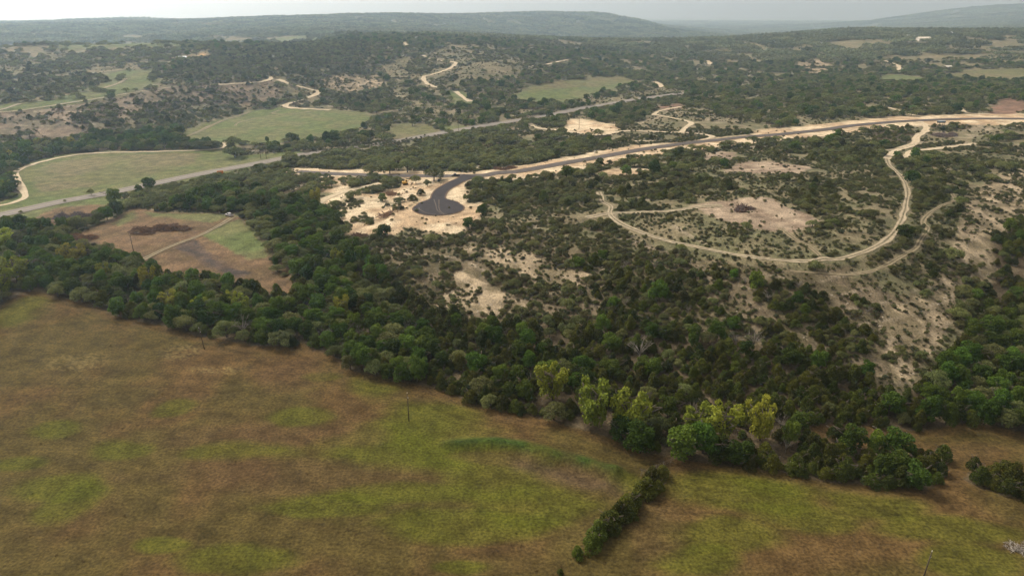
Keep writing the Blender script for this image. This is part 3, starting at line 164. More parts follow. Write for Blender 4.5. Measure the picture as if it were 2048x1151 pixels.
PTS = {
 'pole_field': (-30.91,174.08),
 'pole_edge': (-110.63,218.56),
 'pole_corner': (87.75,111.06),
 'pole_clearing': (-187.39,319.28),
 'pole_road_a': (-200.69,543.69),
 'pole_road_b': (-196.14,543.26),
 'pole_pad': (59.46,613.64),
 'pole_strip': (-49.86,643.7),
 'pickup': (-36.19,431.12),
 'digger': (-66.83,420.6),
 'truck': (-160.71,374.46),
 'trailer': (-210.6,487.0),
 'blind': (366.82,593.05),
 'white_post': (59.61,492.58),
 'pile_roadside': (-253.5,384.04),
 'pile_clearing': (-188.44,350.32),
 'pile_road': (-2.99,449.93),
 'pile_yard': (-75.98,324.13),
 'pile_junction': (344.45,543.51),
 'pile_dead': (-226.05,339.05),
 'bush_top': (110.65,313.69),
 'pile_yard_low': (-64.75,349.37),
 'pile_yard_b': (-69.51,396.07),
 'stump': (117.28,122.12),
 'barn': (895.81,1580.23),
 'shed': (861.3,1564.22),
 'shed_b': (920.93,1691.31),
 'barn_mid': (-300.24,1994.76),
 'barn_far': (1078.46,1797.42),
 'house': (-456.6,996.4),
 'barn_e': (728.73,1195.62),
 'fence_a': (45.94,156.49),
 'fence_b': (43.39,154.92),
}
HEDGE = [(10.53,114.39,1.6,1.6),(14.94,119.61,3.6,3.2),(18.26,121.98,5.2,4.6),(20.13,125.2,6.0,5.4),(21.7,126.53,4.4,4.2),(23.76,129.59,6.6,5.2),(25.99,131.72,5.0,5.8),(28.03,133.88,6.4,6.0),(30.24,136.86,5.2,5.0),(28.42,131.72,4.0,3.8),(34.02,141.12,6.8,5.6),(36.5,144.76,6.4,6.2),(37.32,142.3,4.2,4.0),(39.88,148.54,4.4,4.4)]
TREES1 = [('cottonwood',12.79,185.63,13.5,11.7),('cottonwood',24.77,172.66,15.7,13.0),('cottonwood',34.93,168.92,14.6,13.7),('cottonwood',53.12,165.36,11.9,11.7),('cottonwood',59.84,164.79,13.5,11.1),('cottonwood',70.78,163.47,14.0,9.1),('cottonwood',-205.75,301.98,10.8,14.3),('cottonwood',-138.64,252.29,8.6,10.4),('cottonwood',-124.8,248.34,7.6,7.8),('cottonwood',-107.71,248.14,8.6,9.1),('cottonwood',-220.12,282.13,11.9,15.6),('cottonwood',-253.61,322.77,10.8,15.6),('cottonwood',-214.65,265.39,11.9,11.7),('elm',35.97,159.63,9,9),('elm',46.64,157.17,10,10),('elm',53.42,159.28,11,9),('elm',31.2,165.47,8,8),('elm',94.49,159.05,8,8),('elm',127.5,170.34,8,5),('dead',-100.49,229.21,8,9),('dead',43.14,204.92,9,10),('dead',80.23,202.52,8,9),('dead',77.7,167.17,5,5),('dead',75.8,157.71,5,4),('elm',-108.68,294.97,5,3.6),('oak',-273.92,433.88,4.5,4.5),('elm',-241.44,445.63,9,9),('oak',-281.37,417.7,1.6,2.2),('oak',-291.35,391.15,2,2.5),('oak',-237.52,583.51,10,14),('oak',-223.66,549.5,8,17),('oak',-253.61,579.02,7,16),('oak',-264.07,578.76,7,14),('elm',-216.87,607.65,5,4),('elm',-189.42,576.63,5.5,7),('elm',-176.34,600.08,8,8),('elm',-156.35,606.22,11,13),('elm',-163.01,606.35,10,9),('oak',-98.25,683.91,7,9),('oak',-49.03,422.13,9,14),('oak',-59.9,418.37,5.5,6),('oak',-51.44,407.47,4,5),('oak',-167.1,513.58,10,14),('oak',-82.64,456.7,9,12),('oak',-93.5,451.42,8,12),('oak',-70.73,456.77,9,12),('oak',-190.26,511.09,3,3.5),('elm',-247.95,414.33,9,10),('elm',-230.14,384.22,9,9),('elm',-230.38,374.02,8,8),('oak',-231.97,369.21,6,7),('oak',-236.45,355.3,7,9),('cedar',-56.37,376.14,3.5,6),('cedar',-52.68,385.47,4,5),('cedar',-26.72,378.53,2.4,3),('cedar',-73.55,339.34,2.6,5)]
BERM = [(-16.9,161.8),(-15.0,162.1),(-13.0,162.3),(-11.1,162.6),(-9.1,162.7),(-7.0,162.8),(-4.9,162.8),(-2.7,162.7),(-0.6,162.4),(1.5,161.8),(3.6,161.1),(5.7,160.2),(7.8,159.4),(9.9,158.6),(12.0,157.7),(14.1,156.9),(16.0,156.1),(17.8,155.3),(19.5,154.6),(21.1,153.9),(22.6,153.2),(23.9,152.6),(25.2,152.1),(26.3,151.6),(27.5,151.1)]
BERM2 = [(27.9,150.2),(26.0,146.1),(22.6,142.0)]
PATCH = [('g',-110.4,160.5,9.9,5.3),('g',-105.3,180.0,6.9,5.6),('g',-77.2,158.2,15.3,5.5),('g',-116.1,144.2,13.0,6.1),('g',-135.4,153.8,7.5,3.7),('g',-110.0,138.5,7.5,9.1),('g',-47.9,136.7,15.0,4.3),('g',-34.2,159.6,26.6,11.3),('g',-43.3,194.8,9.9,11.3),('g',-24.4,171.9,25.3,12.4),('g',-8.7,152.7,21.8,11.5),('g',3.3,138.7,17.7,8.9),('g',-15.0,131.3,24.2,6.3),('g',-33.8,141.4,24.3,4.1),('g',-62.5,119.1,13.5,4.7),('g',-9.3,116.9,6.6,2.2),('g',57.4,142.5,20.5,9.9),('g',76.4,148.3,21.5,9.9),('g',94.5,137.0,13.8,6.4),('g',46.6,126.3,15.2,6.3),('g',70.4,133.0,14.8,5.9),('g',104.2,128.1,20.1,5.1),('g',104.1,118.5,12.3,5.4),('g',42.3,118.5,11.1,4.9),('g',-198.3,250.9,10.5,16.1),('g',-134.7,170.2,7.4,4.6),('g',29.8,147.3,5.3,4.4),('g',-62.9,201.1,6.7,3.3),('g',-80.1,123.0,6.9,2.6),('g',-64.5,177.2,9.1,5.2),('y',-152.6,210.7,12.2,6.9),('y',-118.3,215.9,7.2,6.0),('y',-101.2,204.5,10.1,2.9),('p',14.1,149.0,9.4,4.8),('p',-6.1,156.0,12.5,3.2),('p',-62.9,148.5,39.8,6.8),('p',-67.3,166.7,36.2,6.7),('p',-72.2,204.3,15.3,12.6),('p',94.5,159.0,41.9,6.1),('p',32.9,128.2,7.1,11.2)]
# ---------------------------------------------------------------- terrain (numpy only)
CAM_H = 115.0
def vnoise(x, y, seed=0):
    """smooth value noise in 0..1"""
    xi = np.floor(x).astype(np.int64); yi = np.floor(y).astype(np.int64)
    fx = x - xi; fy = y - yi
    fx = fx*fx*(3-2*fx); fy = fy*fy*(3-2*fy)
    def h(a, b):
        n = (a*374761393 + b*668265263 + seed*1442695041) & 0x7fffffff
        n = ((n ^ (n >> 13))*1274126177) & 0x7fffffff
        n = ((n ^ (n >> 15))*2246822519) & 0x7fffffff
        return (n & 0xffff)/65535.0
    a = h(xi, yi); b = h(xi+1, yi); c = h(xi, yi+1); d = h(xi+1, yi+1)
    return (a*(1-fx)+b*fx)*(1-fy) + (c*(1-fx)+d*fx)*fy
def fbm(x, y, scale, octaves=4, seed=0):
    s = 0.0; amp = 1.0; tot = 0.0; f = 1.0/scale
    for o in range(octaves):
        s = s + amp*vnoise(x*f+17.3*o, y*f-9.1*o, seed+o*31); tot += amp; amp *= 0.5; f *= 2.07
    return s/tot
def sstep(a, b, x):
    t = np.clip((x-a)/(b-a), 0, 1); return t*t*(3-2*t)
class Terrain:
    """height field on a ring grid round the origin, fine where the valley lies, coarse elsewhere; heights are interpolated between surveyed spot heights"""
    def __init__(self, spots):
        az = [np.linspace(-math.pi, -1.0, 26)[:-1], np.linspace(-1.0, 1.0, 660), np.linspace(1.0, math.pi, 26)[1:]]
        self.az = np.concatenate(az)
        lr = [np.log(np.array([0.5, 4, 10, 20, 32, 45, 57])), np.linspace(math.log(66), math.log(1500), 700)[:-1], np.linspace(math.log(1500), math.log(11000), 260)]
        self.lr = np.concatenate(lr)
        P = np.array([(math.atan2(x, y), 0.5*math.log(x*x+y*y)) for x, y, z in spots]); Z = np.array([z for x, y, z in spots], float)
        c2 = 0.035**2
        D = np.sqrt(((P[:, None, :]-P[None, :, :])**2).sum(2)+c2)
        n = len(P)
        M = np.zeros((n+1, n+1)); M[:n, :n] = D + np.eye(n)*-0.004; M[:n, n] = 1; M[n, :n] = 1
        w = np.linalg.solve(M, np.append(Z, 0))
        A, L = np.meshgrid(self.az, self.lr)          # rows = radius
        z = np.full(A.shape, w[n])
        for i in range(n):
            z += w[i]*np.sqrt((A-P[i, 0])**2+(L-P[i, 1])**2+c2)
        self.R = np.exp(L); self.X = np.sin(A)*self.R; self.Y = np.cos(A)*self.R
        out = sstep(0.95, 1.5, np.abs(A)); z = z*(1-out)
        far = sstep(8000, 10500, self.R); z = z*(1-far)-60*far
        hilly = sstep(2.5, 9, z)*(1-far)
        near = sstep(3000, 1500, self.R)
        z = z + hilly*((fbm(self.X, self.Y, 90, 3, 5)-0.5)*4.0 + (fbm(self.X, self.Y, 14, 2, 8)-0.5)*1.1*near)
        z = z + hilly*sstep(1500, 4000, self.R)*(fbm(self.X, self.Y, 420, 4, 3)-0.5)*15
        # limestone ledges on the steeper slopes
        p = 2.6; t = z/p + (fbm(self.X, self.Y, 35, 2, 77)-0.5)*0.9; k = t-np.floor(t)
        self.ledge = k
        led = hilly*near*sstep(4, 7, z)*sstep(32, 28, z)
        z = z + led*0.55*(sstep(0.55, 0.95, k)-k)
        z = z + (fbm(self.X, self.Y, 30, 3, 21)-0.5)*0.22*sstep(900, 400, self.R)
        self.z = z
    def __call__(self, x, y):
        x = np.asarray(x, float); y = np.asarray(y, float)
        return self.polar(np.arctan2(x, y), 0.5*np.log(x*x+y*y+1e-9))
    def polar(self, a, l, field=None):
        F = self.z if field is None else field
        fi = np.interp(l, self.lr, np.arange(len(self.lr))); fj = np.interp(a, self.az, np.arange(len(self.az)))
        i = np.clip(np.floor(fi).astype(int), 0, len(self.lr)-2); j = np.clip(np.floor(fj).astype(int), 0, len(self.az)-2)
        u = fi-i; v = fj-j
        return (F[i, j]*(1-v)+F[i, j+1]*v)*(1-u) + (F[i+1, j]*(1-v)+F[i+1, j+1]*v)*u
    def visible(self, x, y, z, n=160):
        """whether a point is in sight of the point CAM_H above the origin"""
        a = np.arctan2(x, y); r = np.hypot(x, y); ok = np.ones(len(x), bool)
        for t in np.linspace(0.25, 0.985, n):
            ok &= CAM_H+(z-CAM_H)*t > self.polar(a, np.log(r*t))-1.0
        return ok
def in_poly(px, py, poly):
    poly = np.asarray(poly, float); inside = np.zeros(len(px), bool)
    m = (px >= poly[:, 0].min()) & (px <= poly[:, 0].max()) & (py >= poly[:, 1].min()) & (py <= poly[:, 1].max())
    idx = np.nonzero(m)[0]
    if len(idx) == 0: return inside
    x = px[idx]; y = py[idx]; c = np.zeros(len(idx), bool)
    x0, y0 = poly[-1]
    for x1, y1 in poly:
        if y0 != y1:
            t = ((y0 > y) != (y1 > y)) & (x < (x1-x0)*(y-y0)/(y1-y0)+x0)
            c ^= t
        x0, y0 = x1, y1
    inside[idx] = c
    return inside
def line_dist(px, py, line, width):
    """distance of points to a polyline (only where closer than width; else large), and signed offset"""
    d = np.full(len(px), 1e9)
    L = np.asarray(line, float)
    m = (px > L[:, 0].min()-width) & (px < L[:, 0].max()+width) & (py > L[:, 1].min()-width) & (py < L[:, 1].max()+width)
    idx = np.nonzero(m)[0]
    if len(idx) == 0: return d
    x = px[idx]; y = py[idx]; b = np.full(len(idx), 1e9)
    for (x0, y0), (x1, y1) in zip(L[:-1], L[1:]):
        dx = x1-x0; dy = y1-y0; q = dx*dx+dy*dy+1e-9
        t = np.clip(((x-x0)*dx+(y-y0)*dy)/q, 0, 1)
        b = np.minimum(b, np.hypot(x-x0-t*dx, y-y0-t*dy))
    d[idx] = b
    return d
# ---------------------------------------------------------------- helpers
RNG = np.random.default_rng(11)
random.seed(5)
def tag(o, label=None, category=None, group=None, kind=None):
    if label: o['label'] = label
    if category: o['category'] = category
    if group: o['group'] = group
    if kind: o['kind'] = kind
    return o
def mesh_obj(name, verts, faces, mat=None, parent=None, smooth=False, link=True):
    me = bpy.data.meshes.new(name)
    verts = np.asarray(verts, float)
    if isinstance(faces, np.ndarray) and faces.ndim == 2:
        k = faces.shape[1]; nf = len(faces)
        me.vertices.add(len(verts)); me.vertices.foreach_set('co', verts.astype(np.float32).ravel())
        me.loops.add(nf*k); me.loops.foreach_set('vertex_index', faces.astype(np.int32).ravel())
        me.polygons.add(nf); me.polygons.foreach_set('loop_start', np.arange(0, nf*k, k, dtype=np.int32))
        me.update(calc_edges=True); me.validate()
    else:
        me.from_pydata([tuple(v) for v in verts], [], [tuple(f) for f in faces]); me.update()
    if smooth:
        me.polygons.foreach_set('use_smooth', np.ones(len(me.polygons), bool))
    for m in (mat if isinstance(mat, (list, tuple)) else [mat]):
        if m: me.materials.append(m)
    o = bpy.data.objects.new(name, me)
    if link: COL.objects.link(o)
    if parent: o.parent = parent
    return o
def empty(name, loc, rz=0):
    o = bpy.data.objects.new(name, None); COL.objects.link(o); o.location = loc; o.rotation_euler = (0, 0, rz); o.empty_display_size = 0.5
    return o
class MB:
    """collects simple solids into one mesh"""
    def __init__(self): self.v = []; self.f = []
    def add(self, v, f):
        k = len(self.v); self.v += [tuple(p) for p in v]; self.f += [tuple(i+k for i in q) for q in f]; return self
    def box(self, c, s, rot=None):
        x, y, z = [q/2 for q in s]
        v = [Vector((a*x, b*y, d*z)) for d in (-1, 1) for a, b in ((-1, -1), (1, -1), (1, 1), (-1, 1))]
        if rot: v = [rot @ p for p in v]
        return self.add([p+Vector(c) for p in v], [(3,2,1,0),(4,5,6,7),(0,1,5,4),(1,2,6,5),(2,3,7,6),(3,0,4,7)])
    def tube(self, a, b, r0, r1, n=8):
        a = Vector(a); b = Vector(b); q = (b-a).to_track_quat('Z', 'Y'); k = len(self.v)
        ring = lambda c, r: [c+q @ Vector((r*math.cos(2*math.pi*i/n), r*math.sin(2*math.pi*i/n), 0)) for i in range(n)]
        f = [(i, (i+1) % n, n+(i+1) % n, n+i) for i in range(n)]+[tuple(range(n-1, -1, -1)), tuple(range(n, 2*n))]
        return self.add(ring(a, r0)+ring(b, r1), f)
    def prism(self, pts, x0, x1):
        """outline in (y, z), drawn out along x"""
        n = len(pts)
        v = [(x0, y, z) for y, z in pts]+[(x1, y, z) for y, z in pts]
        return self.add(v, [tuple(range(n-1, -1, -1)), tuple(range(n, 2*n))]+[(i, (i+1) % n, n+(i+1) % n, n+i) for i in range(n)])
    def build(self, name, mat, parent=None, smooth=False): return mesh_obj(name, self.v, self.f, mat, parent, smooth)
def new_mat(name, rough=0.9, spec=0.2):
    m = bpy.data.materials.new(name); m.use_nodes = True; nt = m.node_tree; b = nt.nodes['Principled BSDF']
    b.inputs['Roughness'].default_value = rough; b.inputs['Specular IOR Level'].default_value = spec
    return m, nt, b
def N(nt, t, **kw):
    n = nt.nodes.new(t)
    for k, v in kw.items(): setattr(n, k, v)
    return n
def plain(name, col, rough=0.8, spec=0.2, var=0.12, scale=3.0, metal=0.0):
    """a painted or weathered surface: base colour broken up by noise"""
    m, nt, b = new_mat(name, rough, spec); b.inputs['Metallic'].default_value = metal
    co = N(nt, 'ShaderNodeTexCoord'); no = N(nt, 'ShaderNodeTexNoise'); no.inputs['Scale'].default_value = scale; no.inputs['Detail'].default_value = 4
    nt.links.new(co.outputs['Object'], no.inputs['Vector'])
    hs = N(nt, 'ShaderNodeHueSaturation'); hs.inputs['Color'].default_value = (*col, 1)
    mr = N(nt, 'ShaderNodeMapRange'); mr.inputs[1].default_value = 0.25; mr.inputs[2].default_value = 0.75; mr.inputs[3].default_value = 1-var; mr.inputs[4].default_value = 1+var
    nt.links.new(no.outputs['Fac'], mr.inputs[0]); nt.links.new(mr.outputs[0], hs.inputs['Value']); nt.links.new(hs.outputs[0], b.inputs['Base Color'])
    return m
def leaf_mat(name, dark, light, hue=0.02, val=0.35, translucent=0.25):
    """foliage: colour differs from plant to plant and from spray to spray"""
    m, nt, b = new_mat(name, 0.75, 0.12)
    oi = N(nt, 'ShaderNodeObjectInfo'); co = N(nt, 'ShaderNodeTexCoord')
    no = N(nt, 'ShaderNodeTexNoise'); no.inputs['Scale'].default_value = 0.9; no.inputs['Detail'].default_value = 3
    nt.links.new(co.outputs['Object'], no.inputs['Vector'])
    at = N(nt, 'ShaderNodeAttribute'); at.attribute_name = 'tint'
    ad = N(nt, 'ShaderNodeMath', operation='ADD'); nt.links.new(no.outputs['Fac'], ad.inputs[0]); nt.links.new(at.outputs['Fac'], ad.inputs[1])
    mr = N(nt, 'ShaderNodeMapRange'); mr.inputs[1].default_value = 0.35; mr.inputs[2].default_value = 1.35; nt.links.new(ad.outputs[0], mr.inputs[0])
    mx = N(nt, 'ShaderNodeMix', data_type='RGBA'); mx.inputs[6].default_value = (*dark, 1); mx.inputs[7].default_value = (*light, 1); nt.links.new(mr.outputs[0], mx.inputs[0])
    hs = N(nt, 'ShaderNodeHueSaturation')
    h1 = N(nt, 'ShaderNodeMapRange'); h1.inputs[3].default_value = 0.5-hue; h1.inputs[4].default_value = 0.5+hue; nt.links.new(oi.outputs['Random'], h1.inputs[0])
    m1 = N(nt, 'ShaderNodeMath', operation='MULTIPLY'); m1.inputs[1].default_value = 7.31; m2 = N(nt, 'ShaderNodeMath', operation='FRACT'); nt.links.new(oi.outputs['Random'], m1.inputs[0]); nt.links.new(m1.outputs[0], m2.inputs[0])
    h2 = N(nt, 'ShaderNodeMapRange'); h2.inputs[3].default_value = 1-val; h2.inputs[4].default_value = 1+val; nt.links.new(m2.outputs[0], h2.inputs[0])
    nt.links.new(h1.outputs[0], hs.inputs['Hue']); nt.links.new(h2.outputs[0], hs.inputs['Value']); nt.links.new(mx.outputs[2], hs.inputs['Color'])
    nt.links.new(hs.outputs[0], b.inputs['Base Color'])
    if translucent:
        tr = N(nt, 'ShaderNodeBsdfTranslucent'); ms = N(nt, 'ShaderNodeMixShader'); ms.inputs[0].default_value = translucent
        out = nt.nodes['Material Output']; nt.links.new(hs.outputs[0], tr.inputs['Color']); nt.links.new(b.outputs[0], ms.inputs[1]); nt.links.new(tr.outputs[0], ms.inputs[2]); nt.links.new(ms.outputs[0], out.inputs['Surface'])
    return m
# ---------------------------------------------------------------- the ground
T = Terrain(SPOTS)
gx, gy = T.X.ravel(), T.Y.ravel(); gr = T.R.ravel()
def polyz(line, win=9):
    L = np.array(line, float); seg = np.hypot(*np.diff(L, axis=0).T); s = np.concatenate([[0], np.cumsum(seg)])
    n = max(2, int(s[-1]/3)+1); t = np.linspace(0, s[-1], n); x = np.interp(t, s, L[:, 0]); y = np.interp(t, s, L[:, 1]); z = T(x, y)
    k = np.ones(win)/win; z = np.convolve(np.pad(z, win//2, mode='edge'), k, 'valid')[:n]
    return x, y, z
def grade(line, width, soft):
    """cut and fill the ground along a road so that it lies evenly"""
    x, y, z = polyz(line, 15); d = np.full(len(gx), 1e9); zz = np.zeros(len(gx)); w = width/2+soft
    m = (gx > x.min()-w) & (gx < x.max()+w) & (gy > y.min()-w) & (gy < y.max()+w); idx = np.nonzero(m)[0]
    for c in range(0, len(idx), 4000):
        q = idx[c:c+4000]; D = np.hypot(gx[q, None]-x[None], gy[q, None]-y[None]); j = D.argmin(1); d[q] = D[np.arange(len(q)), j]; zz[q] = z[j]
    k = sstep(w, width/2, d); zf = T.z.ravel(); zf[:] = np.where(k > 0, zf*(1-k)+zz*k, zf)
grade(HIGHWAY, 13, 10); grade(NEWROAD, 13, 12)
grade(STEM, 16, 8)
_cx, _cy = BULB
_d = np.hypot(gx-_cx, gy-_cy); _k = sstep(34, 19, _d); _zf = T.z.ravel(); _zf[:] = _zf*(1-_k)+float(T(_cx, _cy))*_k
for _w, _p in TRACKS.values(): grade(_p, _w+1, 3)
_b = line_dist(gx, gy, BERM, 12); _zf += 1.5*np.exp(-(_b/2.6)**2)*(0.5+.8*vnoise(gx/5, gy/5, 4))
_b2 = line_dist(gx, gy, BERM2, 12); _zf += 0.9*np.exp(-(_b2/2.2)**2)
_b3 = np.minimum(line_dist(gx, gy, [(x-1, y-7) for x, y in BERM[10:]], 14), 1e9); _zf -= 0.7*np.exp(-(_b3/4.0)**2)
# what covers each point of the ground
ZN = [z[0] for z in ZONES]
def zones_at(x, y, warp=True, seed=0, amp=1.0):
    x = np.asarray(x, float); y = np.asarray(y, float)
    if warp:
        r = np.hypot(x, y); a = np.clip(0.006*r, 0.8, 6)
        x2 = x+(fbm(x, y, 9, 3, 41+seed)-0.5)*2.4*a*amp; y2 = y+(fbm(x, y, 9, 3, 57+seed)-0.5)*2.4*a*amp
    else: x2, y2 = x, y
    # outlines are compared by bearing and log distance so that near and far ones are equally exact
    u, v = np.arctan2(x2, y2), 0.5*np.log(x2*x2+y2*y2+1e-9)
    g = np.full(len(x), -1); c = np.full(len(x), -1)
    for i, (n, gr_, cov, mix, size, poly) in enumerate(ZONES):
        P = np.array(poly); q = np.stack([np.arctan2(P[:, 0], P[:, 1]), np.log(np.hypot(P[:, 0], P[:, 1]))], 1)
        ins = in_poly(u, v, q)
        if gr_ is not None: g[ins] = i
        if cov is not None: c[ins] = i
    return g, c
CLS = {  # ground kind: two base colours that mix in patches, size of the patches, how stony
 'meadow': ((.077,.047,.017), (.065,.048,.014), 26, 0), 'pasture': ((.088,.106,.034), (.112,.112,.044), 22, 0), 'tanfield': ((.128,.110,.054), (.108,.106,.043), 30, 0),
 'drygrass': ((.158,.130,.074), (.112,.104,.053), 11, .35), 'litter': ((.060,.044,.025), (.095,.072,.042), 6, .1), 'rubble': ((.140,.108,.066), (.084,.069,.037), 8, .5),
 'rock': ((.29,.225,.142), (.145,.115,.066), 7, .8), 'caliche': ((.47,.375,.245), (.35,.25,.150), 13, .15), 'pinksoil': ((.195,.142,.096), (.275,.21,.143), 9, .3),
 'brownsoil': ((.130,.082,.044), (.098,.066,.033), 12, .1), 'redsoil': ((.18,.105,.07), (.14,.088,.057), 10, .2), 'redrock': ((.185,.138,.092), (.105,.088,.052), 10, .6),
 'orangesoil': ((.36,.23,.10), (.29,.19,.095), 9, 0), 'ash': ((.055,.043,.036), (.09,.062,.043), 5, 0)}
gz_, gc_ = zones_at(gx, gy)
cover = np.zeros((len(gx), 3)); stony = np.zeros(len(gx)); grassy = np.zeros(len(gx))
kinds = np.array([ZONES[i][1] if i >= 0 else 'drygrass' for i in range(-1, len(ZONES))], dtype=object)
gkind = kinds[gz_+1]
NPASS = 3
for _s in range(NPASS):
    _gk = gkind if _s == 0 else kinds[zones_at(gx, gy, True, 1000*_s, 1.35)[0]+1]
    for k, (c0, c1, sc, st) in CLS.items():
        m = _gk == k
        if not m.any(): continue
        f = sstep(0.36, 0.64, fbm(gx[m], gy[m], sc, 4, (len(k)*7+ord(k[0])) % 97))[:, None]
        cover[m] += (np.array(c0)*(1-f)+np.array(c1)*f)/NPASS; stony[m] += st/NPASS
        grassy[m] += {'meadow': 1, 'pasture': .6, 'tanfield': .6, 'drygrass': .7}.get(k, 0.1)/NPASS
mead = gkind == 'meadow'
# the lie of the mowing and of old furrows
for _kk, _ang, _amp in (('meadow', -.12, .18), ('pasture', 1.1, .12), ('tanfield', 1.0, .14), ('brownsoil', .9, .22), ('caliche', .6, .10)):
    m = gkind == _kk; _ca, _sa = math.cos(_ang), math.sin(_ang); _p = gx[m]*_ca+gy[m]*_sa; _q = gy[m]*_ca-gx[m]*_sa
    cover[m] *= (1+_amp*2*(fbm(_p/9, _q, 2.2, 3, 19)-.5)+_amp*.5*(fbm(_p/5, _q, 14, 2, 23)-.5)*2)[:, None]
# patches of green and bare ground in the meadow
w1 = (fbm(gx*.6-gy*.1, gy, 16, 6, 91)-0.5)*1.35; w2 = (fbm(gx*.6-gy*.1, gy, 16, 6, 92)-0.5)*1.35
for k, px, py, ax, ay in PATCH:
    e = np.sqrt(((gx-px)/ax+w1)**2+((gy-py)/ay+w2)**2); q = (sstep(1.2, 0.65, e)*mead)[:, None]
    col = {'g': (.062,.069,.006), 'y': (.15,.115,.045), 'p': (.078,.046,.021)}[k]; q = q*{'g': .62, 'y': .55*(vnoise(gx*2, gy*2, 3) > .55)[:, None], 'p': .4}[k]
    cover[:] = cover*(1-q)+np.array(col)*q
# turning rows along the wood and the rough strip that the mower leaves there
_EL = [tuple(p) for p in ZONES[ZN.index('field_edge')][5]][8:]; _de = line_dist(gx, gy, _EL, 30)+(fbm(gx, gy, 12, 3, 15)-.5)*2.5
cover[:] *= (1+(.13*np.sin(_de*2.1)*sstep(20, 5, _de)*mead))[:, None]
_es = (sstep(5.5, 1.0, _de)*mead*.75)[:, None]; cover[:] = cover*(1-_es)+np.array((.085,.052,.020))*_es
_bg = (np.exp(-(_b/2.4)**2)*(.45+.55*sstep(.3, .7, fbm(gx, gy, 7, 3, 9))))[:, None]; cover[:] = cover*(1-_bg)+np.array((.030,.050,.008))*_bg
_bp = (np.exp(-(_b3/3.2)**2)*.7)[:, None]; cover[:] = cover*(1-_bp)+np.array((.07,.046,.026))*_bp
# ledges show paler rock
_lg = (sstep(0.8, 0.97, T.ledge.ravel())*np.isin(gkind, ['rubble', 'rock', 'redrock', 'drygrass'])*sstep(0.4, 0.6, fbm(gx, gy, 18, 2, 66))*(gr < 900)*(T.z.ravel() < 23))[:, None]*.7
cover[:] = cover*(1-_lg)+np.array((.28,.225,.155))*_lg
# ground beyond the surveyed wood: canopy colour
_fw = (sstep(1500, 4200, gr)*(gz_ < 0))[:, None]; _ff = fbm(gx, gy, 70, 4, 12)[:, None]
cover[:] = cover*(1-_fw)+(np.array((.075,.080,.040))*(0.6+0.8*_ff))*_fw
def ground_mat():
    m, nt, b = new_mat('ground_cover', 0.95, 0.08)
    ca = N(nt, 'ShaderNodeAttribute'); ca.attribute_name = 'cover'; sa = N(nt, 'ShaderNodeAttribute'); sa.attribute_name = 'stony'; ga = N(nt, 'ShaderNodeAttribute'); ga.attribute_name = 'grassy'
    geo = N(nt, 'ShaderNodeNewGeometry')
    def noise(scale, detail=3, rough=.6):
        n = N(nt, 'ShaderNodeTexNoise'); n.inputs['Scale'].default_value = scale; n.inputs['Detail'].default_value = detail; n.inputs['Roughness'].default_value = rough
        nt.links.new(geo.outputs['Position'], n.inputs['Vector']); return n
    n1 = noise(1.35, 4, .6); n2 = noise(0.16, 4); n3 = noise(0.9, 3, .85)
    def rng(src, a, b_, lo, hi):
        r = N(nt, 'ShaderNodeMapRange'); r.inputs[1].default_value = a; r.inputs[2].default_value = b_; r.inputs[3].default_value = lo; r.inputs[4].default_value = hi; nt.links.new(src, r.inputs[0]); return r
    mp = N(nt, 'ShaderNodeMapping'); mp.inputs['Rotation'].default_value = (0, 0, .12); mp.inputs['Scale'].default_value = (.4, 1.5, 1); nt.links.new(geo.outputs['Position'], mp.inputs['Vector'])
    n4 = N(nt, 'ShaderNodeTexNoise'); n4.inputs['Scale'].default_value = .8; n4.inputs['Detail'].default_value = 5; n4.inputs['Roughness'].default_value = .75; nt.links.new(mp.outputs[0], n4.inputs['Vector'])
    av = N(nt, 'ShaderNodeMath', operation='MULTIPLY_ADD'); gh = N(nt, 'ShaderNodeMath', operation='MULTIPLY'); gh.inputs[1].default_value = .45; nt.links.new(ga.outputs['Fac'], gh.inputs[0]); sb = N(nt, 'ShaderNodeMath', operation='SUBTRACT'); nt.links.new(n4.outputs['Fac'], sb.inputs[0]); sb.inputs[1].default_value = .5
    nt.links.new(sb.outputs[0], av.inputs[0]); nt.links.new(gh.outputs[0], av.inputs[1]); nt.links.new(n1.outputs['Fac'], av.inputs[2])
    r1 = rng(av.outputs[0], .3, .7, .52, 1.48); r2 = rng(n2.outputs['Fac'], .32, .68, .66, 1.34)
    mu = N(nt, 'ShaderNodeMath', operation='MULTIPLY'); nt.links.new(r1.outputs[0], mu.inputs[0]); nt.links.new(r2.outputs[0], mu.inputs[1])
    vm = N(nt, 'ShaderNodeVectorMath', operation='SCALE'); nt.links.new(ca.outputs['Color'], vm.inputs[0]); nt.links.new(mu.outputs[0], vm.inputs['Scale'])
    # pale stones
    st = rng(n3.outputs['Fac'], .56, .66, 0, .7); sm = N(nt, 'ShaderNodeMath', operation='MULTIPLY'); nt.links.new(st.outputs[0], sm.inputs[0]); nt.links.new(sa.outputs['Fac'], sm.inputs[1])
    mx = N(nt, 'ShaderNodeMix', data_type='RGBA'); mx.inputs[7].default_value = (.27, .22, .15, 1); nt.links.new(sm.outputs[0], mx.inputs[0]); nt.links.new(vm.outputs[0], mx.inputs[6])
    nt.links.new(mx.outputs[2], b.inputs['Base Color'])
    bp = N(nt, 'ShaderNodeBump'); bp.inputs['Strength'].default_value = 0.8; bp.inputs['Distance'].default_value = 0.35; nt.links.new(n1.outputs['Fac'], bp.inputs['Height']); nt.links.new(bp.outputs[0], b.inputs['Normal'])
    return m
_nr, _na = T.z.shape
_I = np.arange(_nr*_na).reshape(_nr, _na)
